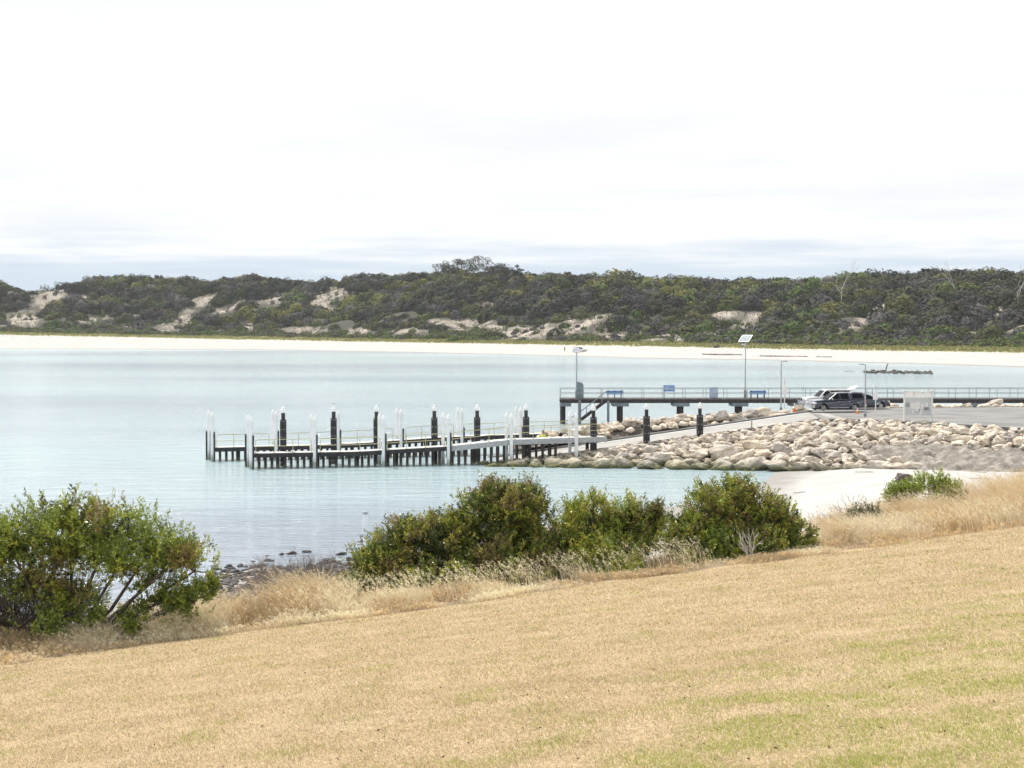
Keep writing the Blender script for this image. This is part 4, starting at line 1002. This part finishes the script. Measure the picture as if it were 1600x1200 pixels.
        sidewin([(-.92,1.20),(-.42,1.70),(-.05,1.76),(.0,1.20)]); sidewin([(.07,1.20),(.04,1.76),(.95,1.77),(1.02,1.20)]); sidewin([(1.09,1.20),(1.02,1.77),(1.95,1.76),(2.18,1.24)])
        xwin(-1.05, 1.20, -.50, 1.76, 'windscreen', -.02)
        m = MB(); m.bar((2.25,-.7,1.86),(2.75,-.7,2.12),.05,.05); m.box((2.50,0,1.99),(.9,1.35,.05), M=Matrix.Rotation(-R(22), 3, 'Y')); m.build('raised_tailgate', pm, root, bevel=.02)
    else:
        sidewin([(-.86,.98),(-.30,1.30),(.10,1.36),(.12,.98)]); sidewin([(.18,.98),(.16,1.37),(.85,1.35),(1.35,1.02)])
        xwin(-1.0, .96, -.42, 1.33, 'windscreen', -.02)
        xwin(1.80, 1.00, 1.0, 1.39, 'rear_window', .02)
    dz = belt
    m = MB()
    for s in (-1, 1):
        for x in ((-.98,.05,1.08) if kind != 'sedan' else (-.9,.15,1.2)): m.box((x, s*(Wd-.018), (zb+belt)/2+.02), (.012,.012,belt-zb-.12))
    m.build('door_seams', M['trim'], root)
    for s in (-1, 1):
        for x in (-.12, .92): MB().box((x, s*(Wd-.005), belt-.14), (.17,.04,.035)).build('door_handle', M['chrome'] if kind == 'pickup' else pm, root, bevel=.01)
        MB().box((-.82, s*(Wd+.10), belt+.10), (.12,.20,.18)).build('side_mirror', M['chrome'] if kind == 'pickup' else pm, root, bevel=.04)
        hx = top[1][0]+.13; MB().box((hx, s*.66, belt-.25), (.30,.34,.20)).build('headlight', M['lamp'], root, bevel=.05)
        MB().box((top[-2][0]+(-.03 if kind != 'sedan' else -.05), s*.74, belt-.22), (.10,.20,.36 if kind != 'sedan' else .16)).build('tail_light', M['redlamp'], root, bevel=.03)
        for x in (fx, rx): wheel(root, x, s*(Wd-.12), r)
    MB().box((top[1][0]+.02, 0, belt-.27), (.10,.86,.22)).build('grille', M['chrome'] if kind != 'sedan' else M['trim'], root, bevel=.02)
    MB().box((top[1][0]+.05, 0, zb+.13), (.20,1.66,.26)).build('front_bumper', M['trim'] if kind == 'sedan' else M['chrome'], root, bevel=.05)
    MB().box((top[-2][0]-.02, 0, zb+.14), (.16,1.62,.22)).build('rear_bumper', M['trim'] if kind != 'pickup' else M['chrome'], root, bevel=.04)
    MB().box((top[1][0]-.062, 0, zb+.20), (.012,.37,.12)).build('number_plate', M['whitecap'], root)
    MB().box(((fx+rx)/2, 0, zb-.02), (3.9,1.3,.22)).build('chassis', M['trim'], root)
    if kind in ('wagon', 'pickup'):
        X_ = top[1][0]-.22; m = MB()
        hb = 1.15 if kind == 'wagon' else .98
        m.tube([(X_,-.72,.60),(X_,-.72,hb-.15),(X_,-.45,hb),(X_,.45,hb),(X_,.72,hb-.15),(X_,.72,.60)], .035, 8)
        m.tube([(X_,-.30,.55),(X_,-.30,hb)], .03, 8); m.tube([(X_,.30,.55),(X_,.30,hb)], .03, 8); m.tube([(X_,-.72,.82),(X_,.72,.82)], .03, 8); m.box((X_+.06,0,.55),(.18,1.5,.2))
        m.build('bull_bar', M['chrome'], root)
        if kind == 'wagon':
            for s in (-1, 1): MB().tube([(X_-.12,s*.3,.95),(X_-.02,s*.3,.95)], [.13,.11], 12).build('spot_lamp', M['trim'], root)
            MB().tube([(X_,-.6,.9),(X_+.02,-.6,2.3)], .012, 5).build('aerial', M['trim'], root)
    return root
p = ground_pt(1309, 644.5); vehicle('pickup', (p.x, p.y+.9, CZ), R(14), 'dark blue-grey dual-cab pickup with canopy, nearest of the parked vehicles', 'darkcar')
p = ground_pt(1297, 640.5); vehicle('wagon', (p.x, p.y+1.4, CZ), R(10), 'white four-wheel drive with bull bar and raised tailgate behind the dark pickup', 'whitecar')
p = ground_pt(1357, 640); vehicle('sedan', (p.x-.2, p.y+1.4, CZ), PI+R(8), 'dark car facing right, half hidden behind the pickup canopy', 'darkcar')
x, y, z = far_pt(906, 22); v = vehicle('wagon', (x, y, z), PI+R(15), 'small white vehicle parked on the far beach behind the left solar lamp', 'whitecar', group=None)

# ------------------------------------------------------------ people and birds
def person(loc, rz, label, torso, legs, lean=.15, group=None, arms='rail'):
    root = empty('person', loc, rz, label=label, cat='person', group=group)
    def skin(name, verts, edges, radii, m, sub=2):
        me = bpy.data.meshes.new(name); me.from_pydata(verts, edges, []); o = link(name, me, m, root)
        sk = o.modifiers.new('skin', 'SKIN'); me.skin_vertices[0] if me.skin_vertices else None
        for i, r_ in enumerate(radii): me.skin_vertices[0].data[i].radius = r_ if isinstance(r_, tuple) else (r_, r_)
        me.skin_vertices[0].data[0].use_root = True; sk.use_smooth_shade = True
        ss_ = o.modifiers.new('sub', 'SUBSURF'); ss_.levels = sub; ss_.render_levels = sub; return o
    l = lean
    V = [(0,0,.95),(0,-l*.4,1.15),(0,-l*1.0,1.38),(0,-l*1.15,1.50),(0,-l*1.3,1.60),(0,-l*1.35,1.70),
         (-.19,-l,1.40),(-.27,-l-.06,1.14),(-.22,-l-.30,1.00),(-.21,-l-.39,.98),(.19,-l,1.40),(.27,-l-.06,1.14),(.22,-l-.30,1.00),(.21,-l-.39,.98),
         (-.10,0,.88),(-.12,-.02,.50),(-.12,.04,.09),(-.12,-.13,.04),(.10,0,.88),(.12,-.03,.50),(.12,.03,.09),(.12,-.14,.04)]
    E = [(0,1),(1,2),(2,3),(3,4),(4,5),(2,6),(6,7),(7,8),(8,9),(2,10),(10,11),(11,12),(12,13),(0,14),(14,15),(15,16),(16,17),(0,18),(18,19),(19,20),(20,21)]
    Rr = [.13,.125,.14,.055,.085,.07,.06,.045,.034,.03,.06,.045,.034,.03,.09,.065,.045,.035,.09,.065,.045,.035]
    skin('body', V, E, Rr, M['skin'])
    idx = [0,1,2,6,7,10,11]; mp_ = {a: i for i, a in enumerate(idx)}
    skin('shirt', [V[i] for i in idx], [(mp_[a], mp_[b]) for a, b in E if a in mp_ and b in mp_], [Rr[i]+.028 for i in idx], torso)
    idx = [0,14,15,16,18,19,20]; mp_ = {a: i for i, a in enumerate(idx)}
    skin('trousers', [V[i] for i in idx], [(mp_[a], mp_[b]) for a, b in E if a in mp_ and b in mp_], [Rr[i]+.026 for i in idx], legs)
    o = link('hair', rock_mesh('hair', 5, 3, flat=.9, planes=0, nz_=.03), M['hair'], root); o.scale = (.085,.10,.115); o.location = (0,-l*1.3+.02,1.68)
    for s in (-1, 1): MB().box((s*.12,-.05,.04),(.10,.28,.08)).build('shoe', M['trim'], root, bevel=.03)
    fc_ = MB().tube([(0,-l*1.35-.085,1.655),(0,-l*1.35-.115,1.63)], [.012,.016], 6)
    for s in (-1, 1): fc_.tube([(s*.03,-l*1.35-.078,1.675),(s*.03,-l*1.35-.088,1.675)], .010, 6)
    fc_.build('face_features', M['skin'], root)
    return root
X = (848-800)/F*146
person((X, 146, ramp_z(X)), R(170), 'person in a yellow hi-vis top and dark trousers standing on the ramp foot', M['hivis'], M['navy'], .22)
x, y, z = far_pt(882, 24); person((x, y, z), R(60), 'tiny dark-clothed person walking on the far beach', M['navy'], M['navy'], .05)
def gull(loc, rz, label, s=1.0, legs=True):
    root = empty('seagull', loc, rz, label=label, cat='bird')
    m = MB().tube([(-.20,0,.13),(-.12,0,.14),(0,0,.15),(.10,0,.18),(.15,0,.24),(.17,0,.28),(.20,0,.30)], [.015,.05,.075,.06,.035,.038,.012], 10); m.build('body', M['bird'], root, smooth=True)
    for k in (-1, 1): MB().tube([(.08,k*.055,.19),(-.05,k*.065,.18),(-.22,k*.03,.15)], [.03,.04,.008], 8).build('wing', M['birdwing'], root, smooth=True)
    MB().tube([(.20,0,.30),(.25,0,.29)], [.010,.003], 6).build('beak', M['redlamp'], root)
    if legs: MB().tube([(.01,.03,0),(.01,.03,.12)], .006, 5).tube([(.01,-.03,0),(.01,-.03,.12)], .006, 5).build('legs', M['redlamp'], root)
    root.scale = (s, s, s); return root
d = F*(H-4.72)/(634-HZ); gull(((521-800)/F*d, d, 4.76), 0, 'seagull perched on the second black guide pile', .75)
p = PZ(570, 803, 0); gull((p.x, p.y, -.10), R(200), 'white seagull floating on the water off the near rocks', 1.0, False)

# ------------------------------------------------------------ near shore rocks
NR = [(455,866,14,5),(478,863,11,4),(440,867,8,3),(418,877,12,5),(583,868,5,4),(532,867,13,6),(511,876,12,5),(526,881,10,5),(570,861,10,4),(560,864,6,3),(353,887,5,3),(374,886,6,4),(371,893,7,4),(396,878,5,2),(417,869,4,2),(545,876,8,4),(495,892,12,6),(512,896,10,6),(505,905,12,7),(524,905,10,6),(534,893,10,5),(488,903,9,5),(519,914,11,7),(500,917,9,6),(545,887,8,5)]
rb = [rock_mesh('shore_rock', 90+i, 3, flat=.55, nz_=.16) for i in range(5)]
for r_ in rb: r_.materials.append(M['darkrock'])
for i, (px, py, w, h) in enumerate(NR):
    p = PZ(px, py, .0 if py < 890 else .25); s = w/(F/p.y)
    o = bpy.data.objects.new('shore_rock', rb[i % 5]); COL.objects.link(o); o.scale = (s*.62, s*.55, s*.6); o.rotation_euler = (0,0,random.uniform(-.5,.5)); o.location = (p.x, p.y, p.z+.02)
    where = 'standing in the water' if py < 882 else 'on the wet shore'
    side = 'left of the grey dead bush' if px < 400 else 'above the grey dead bush' if px < 470 else 'beyond the grey dead bush' if px < 500 else 'beside the left end of the big bush'
    tag(o, f'{"broad flat" if w > 9 else "small"} dark rock {where}, {side}', 'rock', group='dark rocks along the near shore')
it = []
for i in range(1500):
    px = random.uniform(330, 640); py = 868+random.random()**.6*75+(8 if px < 480 else 0); p = PZ(px, py, .15); it.append((p.x, p.y, max(0, ground_z(p.x, p.y))+.0, random.uniform(.06, .26), random.random()*6, i))
rock_stuff('shore_pebbles', it, M['darkrock'], 'dark stones strewn along the near shore', 'stones')

# ------------------------------------------------------------ foreground shrubs
GREEN = np.array([(.19,.25,.045),(.27,.34,.055),(.075,.105,.028),(.38,.42,.065),(.46,.44,.09),(.27,.22,.085),(.20,.145,.085)])
def sprigs(lumps_px, d, n, leaf, pal, rzf=.75, hollow=.62, per=15, gap=None, spread=1.0, seed=0):
    """lumps_px (px,py,rx,ry[,ddepth]) -> leaves in world space"""
    A = []
    for q in lumps_px:
        dd = d+(q[4] if len(q) > 4 else 0); c = P(q[0], q[1], dd); sc = F/dd; A.append((c.x, c.y, c.z, q[2]/sc, q[2]/sc*rzf, q[3]/sc))
    A = np.array(A); wgt = A[:, 3]*A[:, 5]; k = rng.choice(len(A), n*3, p=wgt/wgt.sum()); u = unit(n*3)
    C = A[k, :3]+u*A[k, 3:6]*np.where(rng.uniform(size=(n*3, 1)) < .3, rng.uniform(.1, hollow, (n*3, 1)), rng.uniform(hollow, 1.0, (n*3, 1)))
    # clumping noise: keep where noise is high; long shoots poke out
    nv = np.array([mnoise.fractal(Vector(p_)*2.6+Vector((seed,0,0)), 1, 2, 3) for p_ in C])
    keep = nv > -.12+(0 if gap is None else gap)
    C = C[keep][:n]; u = u[keep][:n]; nv = nv[keep][:n]; k = k[keep][:n]; n = len(C)
    C += u*(rng.uniform(0, 1, (n, 1))**6)*.20; C[:, 2] += (rng.uniform(0, 1, n)**6)*.17*np.clip(u[:, 2]+.3, 0, 1)
    ax = u*.8+np.array([0,0,.75])+unit(n)*.45; ax /= np.linalg.norm(ax, axis=1, keepdims=True)
    pn = np.array([mnoise.noise(Vector(p_)*1.3+Vector((7+seed,3,1))) for p_ in C])
    ci = np.clip(((pn+.5)*len(pal)*.9+rng.normal(0, 1.0, n)), 0, len(pal)-1).astype(int)
    base = pal[ci]
    idx = np.repeat(np.arange(n), per); m = len(idx)
    tt = rng.uniform(0, 1, (m, 1)); Cc = C[idx]+ax[idx]*(tt-.5)*.17*spread+unit(m)*.018
    D = ax[idx]*rng.uniform(.3, 1.0, (m, 1))+unit(m)*.75; D /= np.linalg.norm(D, axis=1, keepdims=True)
    col = base[idx]*(1+rng.normal(0, .18, (m, 1)))
    L = rng.uniform(.7, 1.25, m)*leaf
    return cards(Cc, D, L, L*.36, np.clip(col, .008, 1)), C, A
def shrub(name, label, lumps, d, basepx, n, leaf, pal, nstem=8, seed=1, twigs=120, **kw):
    random.seed(seed); (V, Q, c), S_, A = sprigs(lumps, d, n, leaf, pal, seed=seed, **kw)
    b = PZ(basepx[0], basepx[1], 5.5); bx, by = (basepx[0]-800)/F*d, d; bz = ground_z(bx, by)
    root = empty(name, (bx, by, bz), label=label, cat='shrub', group='green shrubs along the lawn edge'); off = np.array([bx, by, bz])
    link('crown', npmesh('crown', V-off, Q, c), M['leaf'], root)
    mb = MB(); cs = [Vector(a[:3]) for a in A]; B = Vector((bx, by, bz))
    nodes = []
    for i, cc in enumerate(cs):
        s0 = B+Vector((random.uniform(-.25,.25), random.uniform(-.15,.15), -.15)); m1 = s0.lerp(cc, .45)+Vector((random.uniform(-.2,.2), random.uniform(-.15,.15), random.uniform(-.25,.05)))
        pts = [s0, s0.lerp(m1, .5)+Vector((0,0,.05)), m1, m1.lerp(cc, .6), cc]; mb.tube(pts, [.055,.045,.036,.026,.015], 6); nodes += pts[2:]
    for i in range(twigs):
        t = Vector(S_[random.randrange(len(S_))]); q = min(nodes, key=lambda a: (a-t).length+random.uniform(0, .3)); md = q.lerp(t, .5)+Vector((random.uniform(-.06,.06), random.uniform(-.06,.06), random.uniform(-.10,.04)))
        mb.tube([q, md, t], [.016,.010,.004], 4, cap=False)
    mb.build('stems', M['bark'], root, off=B); return root
shrub('tea_tree', 'spreading open green tree at the left edge of the lawn', [(100,815,92,42),(175,832,92,45,.3),(240,852,72,38),(305,892,34,44,.2),(40,905,70,34,.2),(115,938,62,18),(300,938,34,32),(285,868,44,32,-.2),(15,850,80,50),(-70,860,80,60),(110,860,110,32,.4),(185,885,70,26,-.3),(235,905,48,20),(215,962,56,13,-.2),(255,940,40,18),(150,965,46,12),(60,975,60,16,-.4),(215,980,40,10,-.3),(120,925,50,14),(330,915,14,22)],
      30.5, (72,1018), 6600, .062, GREEN[[0,1,1,3,2,0,3,5]], seed=3, twigs=420, gap=.03, hollow=.35)
P1 = GREEN[[5,0,2,4,2,0,3,6,5,4,2]]
shrub('coastal_shrub', 'largest dark shrub with bronze tips, in the middle of the lawn edge', [(585,885,52,38,-.3),(560,910,36,28,-.5),(640,855,62,44),(690,850,66,52,.2),(745,830,62,58,.3),(800,803,58,52,.3),(838,850,40,58,.3),(700,905,110,32,-.4),(790,880,80,45,-.1),(620,915,60,25,-.6),(770,775,28,22,.4),(815,775,30,24,.4),(575,928,40,20,-.8),(650,932,48,22,-.9),(735,925,50,26,-.9),(815,912,44,26,-.8)], 34.5, (740,935), 17000, .060, P1, seed=5, twigs=260, hollow=.6)
shrub('coastal_shrub', 'light green shrub with upright tips between the two darker ones', [(905,850,40,62),(928,815,30,42,.2),(972,815,34,40,.1),(1005,840,38,44),(950,875,82,40,-.2),(905,895,45,26,-.4),(890,820,20,34,.2),(1025,812,12,28,.2),(900,912,40,20,-.8),(970,902,50,20,-.8)], 35, (950,915), 8600, .060, GREEN[[0,1,3,4,0,1,5,2]], seed=8, twigs=200, hollow=.5, gap=.02, spread=1.3)
shrub('coastal_shrub', 'rounded glossy shrub with yellow tips at the right of the row', [(1128,795,58,48,.2),(1165,790,44,40,.3),(1195,822,54,46,.1),(1100,845,56,38,-.1),(1238,845,36,34),(1160,855,84,36,-.2),(1065,838,30,34,.1),(1215,858,45,22,-.2),(1090,880,50,18,-.7),(1170,878,56,16,-.7)], 35.5, (1160,890), 12000, .060, GREEN[[0,2,4,1,5,2,3,0]], seed=13, twigs=220, hollow=.6)
shrub('coastal_bush', 'bright green low bush in front of the white sand at right', [(1450,760,34,13,.3),(1420,768,26,12),(1475,768,26,14,.2),(1398,774,18,9)], 43, (1440,812), 1500, .065, GREEN[[1,3,1,0,3]], seed=17, twigs=90, hollow=.4)
shrub('coastal_bush', 'small grey-green bush half hidden in dry grass right of the dark shrubs', [(1345,808,22,14),(1365,812,18,13)], 40.5, (1352,826), 420, .06, np.array([(.18,.20,.10),(.22,.23,.13),(.14,.16,.09)]), seed=19, twigs=40, hollow=.3)
shrub('coastal_bush', 'olive bush mixed with straw at the right end of the bright green bush', [(1490,780,24,14),(1465,787,26,12)], 42.5, (1478,812), 480, .06, np.array([(.27,.28,.09),(.34,.32,.13),(.20,.21,.09)]), seed=20, twigs=40, hollow=.3)
# twiggy dead bushes
def twig_bush(name, label, basepx, d, spread, height, n, seed, m='greytwig', lean=(0,0), depth=4, gz_=None):
    random.seed(seed); bx = (basepx[0]-800)/F*d; bz = P(basepx[0], basepx[1], d).z if gz_ is None else gz_; mb = MB()
    def br(p, dr, L, r, k):
        q = p+dr*L; m_ = p.lerp(q, .5)+Vector((random.uniform(-1,1), random.uniform(-1,1), random.uniform(-.5,1)))*L*.08
        mb.tube([p, m_, q], [r, r*.85, r*.65], 4, cap=False)
        if k:
            for i in range(random.choice((2,3,3))):
                dd = (dr+Vector((random.uniform(-1,1), random.uniform(-1,1), random.uniform(-.5,.6)))*.75).normalized(); br(q if i < 2 else m_, dd, L*random.uniform(.55,.85), r*.62, k-1)
    for i in range(n):
        a = random.uniform(0, 2*PI); dr = Vector((math.cos(a)*spread+lean[0], math.sin(a)*spread*.7, 1+lean[1])).normalized(); br(Vector((random.uniform(-.2,.2)*spread, random.uniform(-.2,.2), -.1)), dr, height*random.uniform(.28,.42), random.uniform(.010,.018), depth)
    o = mb.build(name, M[m]); o.location = (bx, d, bz); return tag(o, label, 'dead bush', group='leafless bushes on the bank')
twig_bush('dead_bush', 'grey leafless bush between the shore rocks and the straw grass', (455,930), 35.5, 1.3, 1.05, 80, 2, depth=4)
twig_bush('dead_bush', 'brown twiggy undergrowth beneath the left tree', (30,1005), 31.2, 1.2, 1.75, 110, 6, m='bark', depth=4)
twig_bush('dead_bush', 'brittle grey bush with drooping arcs right of the dark shrubs', (1312,828), 41, 1.6, .75, 9, 14, lean=(-.5,0), depth=4)
twig_bush('dead_bush', 'two tall bare curved twigs sticking up from the straw grass', (1335,822), 41, .25, 1.15, 3, 31, lean=(-.1,0), depth=3)
twig_bush('dead_bush', 'pale grey dry bush under the bright green bush', (1420,812), 42, 1.3, .62, 40, 22, m='deadwood', depth=3)
twig_bush('dead_bush', 'bare pale stems in front of the rounded glossy shrub', (1172,880), 34.3, .45, .95, 5, 27, m='deadwood', depth=2)

# ------------------------------------------------------------ dry grass and lawn blades
def blades(name, C, Hh, lean, width, col, m, label, cat, heads=0):
    n = len(C); a = rng.uniform(0, 2*PI, n); side = np.stack([np.cos(a), np.sin(a), np.zeros(n)], 1)
    Hh = Hh.reshape(-1, 1); w = (width*np.ones(n)).reshape(-1, 1)*.5
    up = np.array([[0,0,1.0]]); Ls = lean
    p1 = C+up*Hh*.5+Ls*Hh*.22; p2 = C+up*Hh*.85+Ls*Hh*.65; p3 = C+up*Hh*.98+Ls*Hh*1.05
    V = np.empty((n, 7, 3)); V[:,0] = C-side*w; V[:,1] = C+side*w; V[:,2] = p1-side*w*.9; V[:,3] = p1+side*w*.9; V[:,4] = p2-side*w*.6; V[:,5] = p2+side*w*.6; V[:,6] = p3
    b = np.arange(n).reshape(-1, 1)*7
    Q = np.concatenate([b+[0,1,3,2], b+[2,3,5,4], b+[4,5,6,6]], 0)
    Q = np.concatenate([b+[0,1,3,2], b+[2,3,5,4]], 0); V[:,4] = p3; V[:,5] = p3+side*w*.3
    V[:,6] = p3
    Vv = V.reshape(-1, 3); cc = np.repeat(col, 7, 0)
    if heads:
        k = rng.choice(n, int(n*heads), replace=False); per = 9; idx = np.repeat(k, per); m_ = len(idx); t = rng.uniform(.0, 1, (m_, 1))
        top = p3[idx]*(1-t*.35)+p1[idx]*(t*.35)
        D = Ls[idx]*.9+unit(m_)*.45+np.array([0,0,.25]); D /= np.linalg.norm(D, axis=1, keepdims=True)
        hv, hq, hc = cards(top+unit(m_)*.012, D, rng.uniform(.02,.045,m_), .011, col[idx]*1.18)
        Q = np.concatenate([Q, hq+len(Vv)], 0); Vv = np.concatenate([Vv, hv]); cc = np.concatenate([cc, hc])
    return tag(link(name, npmesh(name, Vv, Q, np.clip(cc, .01, .9)), m), label, cat, kind='stuff')
STRAW = np.array([(.76,.66,.48),(.66,.54,.36),(.64,.48,.26),(.80,.70,.50),(.48,.38,.25)])
def tall_grass():
    pts = []; hs = []; cs = []
    while len(pts) < 80000:
        x = rng.uniform(-12, 17); w = 3.4+max(0, min(9, (x-4)*.75)); e = (rng.uniform(0, 1)**1.15)*w+.05; y = edge_y(x)+e-.15+.30*fbm(x, 0, 1.1)
        if abs(x) > .335*y+.3: continue
        nzv = fbm(x, y, 1.1, 3, 2.2)
        if rng.uniform() > .62+1.3*nzv: continue
        h = (.16+.52*smooth((e-.05)/1.8))*(1+.5*nzv)*rng.uniform(.6, 1.25)
        if -3 < x < 6.8: h *= .26 if e > .45 else .6       # beneath the shrubs
        if 6.8 <= x < 12.5: h *= .50+.075*max(0, x-7)
        if x >= 12.5: h *= .82
        if -6.3 < x <= -3: h *= .8
        if x < -6.3: h *= .48
        pts.append((x, y, ground_z(x, y)-.02)); hs.append(h)
        m2 = fbm(x, y, 1.6, 2, 9.3); ci = int(np.clip((m2+.5)*5*rng.uniform(.6, 1.4), 0, 4)); ci = [3,0,1,2,4][ci] if x < 7 else [0,1,2,2,1][ci]
        cs.append(STRAW[ci]*rng.uniform(.8, 1.15))
    C = np.array(pts); n = len(C); Ls = np.stack([-.30+rng.normal(0,.5,n), rng.normal(0,.42,n), rng.normal(-.02,.05,n)], 1)
    blades('dry_grass', C, np.array(hs), Ls, .0085, np.array(cs), M['drygrass'], 'tall straw-coloured wild oats along the edge of the lawn', 'grass', heads=.22)
tall_grass()
def tussocks():      # pale seed-headed clumps in front of the shrubs
    spots = [(600,925,26),(650,925,20),(700,925,40),(745,930,34),(800,918,36),(838,905,30),(895,912,30),(960,900,34),(1000,895,34),(1040,880,34),(1085,870,26),(470,930,50),(520,935,34),(1480,800,50),(1540,780,50),(1580,790,40)]
    pts = []; hs = []; cs = []
    for px, py, w in spots:
        for _ in range(110):
            q = px+rng.normal(0, w*.7); x = (q-800)/F*33; y = edge_y(x)+rng.uniform(.7, 2.0); x = (q-800)/F*y; pts.append((x, y, ground_z(x, y)-.02)); hs.append(rng.uniform(.25, .66)); cs.append(STRAW[[3,0,3][rng.integers(3)]]*rng.uniform(.9, 1.1))
    n = len(pts); C = np.array(pts); Ls = np.stack([-.42+rng.normal(0,.22,n), rng.normal(0,.2,n), rng.normal(-.03,.05,n)], 1)
    blades('seed_grass', C, np.array(hs), Ls, .0075, np.array(cs), M['drygrass'], 'pale seed-headed grass stalks leaning left in front of the shrubs', 'grass', heads=.8)
tussocks()
def lawn_blades():
    n = 600000; y = 7.6*(38/7.6)**rng.uniform(0, 1, n); x = rng.uniform(-.325, .325, n)*y
    ye = 31.7+.42*x+.35*np.sin(x*.8); k = y < ye+.1; x, y = x[k], y[k]; n = len(x)
    z = 9.65-.109*y+.115*x-.006
    g = np.array([mnoise.fractal(Vector((a*.9, b*1.2, 0)), 1, 2, 3) for a, b in zip(x[::8], y[::8])]); g = np.repeat(g, 8)[:n] if len(g)*8 >= n else g
    # noise must belong to each blade: sort by small cells so that neighbours share it
    px, py = 800+F*x/y, HZ+F*(H-z)/y
    cell = (np.floor(x/.07)*7919+np.floor(y/.12)*104729).astype(np.int64); uq, inv = np.unique(cell, return_inverse=True)
    fi = np.zeros(len(uq), int); fi[inv] = np.arange(n)
    gx_ = x[fi]; gy_ = y[fi]; z = z+.02*np.array([fbm(a, b, 2.5) for a, b in zip(gx_, gy_)])[inv]
    g1 = np.array([mnoise.fractal(Vector((a*.55+b*.16, b*1.0, 0)), 1, 2, 4) for a, b in zip(gx_, gy_)])[inv]
    g2 = np.array([mnoise.fractal(Vector((a*1.7, b*1.4, 5)), 1, 2, 3) for a, b in zip(gx_, gy_)])[inv]
    pal = np.array([(.63,.515,.335),(.58,.46,.285),(.57,.435,.26),(.69,.595,.43)])
    ci = np.clip(((g1*.45+.5)*4+rng.normal(0, 1.1, n)), 0, 3).astype(int); col = pal[ci]*rng.uniform(.5, 1.2, (n, 1))
    green = np.clip((x*.10-(y-10.5)*.058+.15), 0, .38)+g2*.36-.15+rng.normal(0, .17, n)
    col = np.where((green > .12)[:, None], np.array([[.42,.45,.13]])*rng.uniform(.75, 1.15, (n, 1)), col)
    hgt = rng.uniform(.012, .034, n)*(1+.4*g2)*(.8+y*.012); a = rng.uniform(0, 2*PI, n); w = .0030+.00034*y
    C = np.stack([x, y, z], 1); side = np.stack([np.cos(a), np.sin(a), np.zeros(n)], 1)*w[:, None]*.5
    tip = C+np.stack([rng.normal(-.2,.7,n)*hgt, rng.normal(0,.7,n)*hgt, hgt], 1)
    V = np.stack([C-side, C+side, tip], 1).reshape(-1, 3)
    tag(link('lawn_grass', npmesh('lawn_grass', V, np.arange(3*n).reshape(-1, 3), np.repeat(col, 3, 0)), M['lawnblade']), 'short mown dry grass with green patches at lower right', 'grass', kind='stuff')
lawn_blades()

def lawn_litter():
    n = 900; y = 9.6*(36/9.6)**rng.uniform(0, 1, n); x = rng.uniform(-.32, .32, n)*y; k = y < 31+.42*x; x, y = x[k], y[k]; n = len(x)
    C = np.stack([x, y, 9.65-.109*y+.115*x+.012+.02*np.array([fbm(a, b, 2.5) for a, b in zip(x, y)])], 1); D = unit(n); D[:, 2] = np.abs(D[:, 2])*.25; D /= np.linalg.norm(D, axis=1, keepdims=True)
    base = np.array([(.10,.06,.035),(.16,.10,.06),(.72,.66,.52),(.13,.16,.06),(.78,.73,.62)])[rng.integers(0, 5, n)]
    V, Q, c = cards(C, D, rng.uniform(.012, .035, n)*(1+y*.012), .009+.0003*y, base)
    tag(link('lawn_litter', npmesh('lawn_litter', V, Q, c), M['lawnblade']), 'dead leaves, straw bits and small weeds scattered over the lawn', 'litter', kind='stuff')
lawn_litter()

# ------------------------------------------------------------ air
m, t, b = newmat('sea_haze'); t.nodes.remove(b)
vp = t.nodes.new('ShaderNodeVolumePrincipled'); vp.inputs['Density'].default_value = .00007; vp.inputs['Color'].default_value = (.90,.95,1,1); vp.inputs['Anisotropy'].default_value = .2
t.links.new(vp.outputs[0], t.nodes['Material Output'].inputs['Volume'])
hz = MB().box((0, 800, 30), (4200, 1700, 72)).build('haze', m); tag(hz, 'thin pale sea haze in the air over the bay', 'haze', kind='stuff')
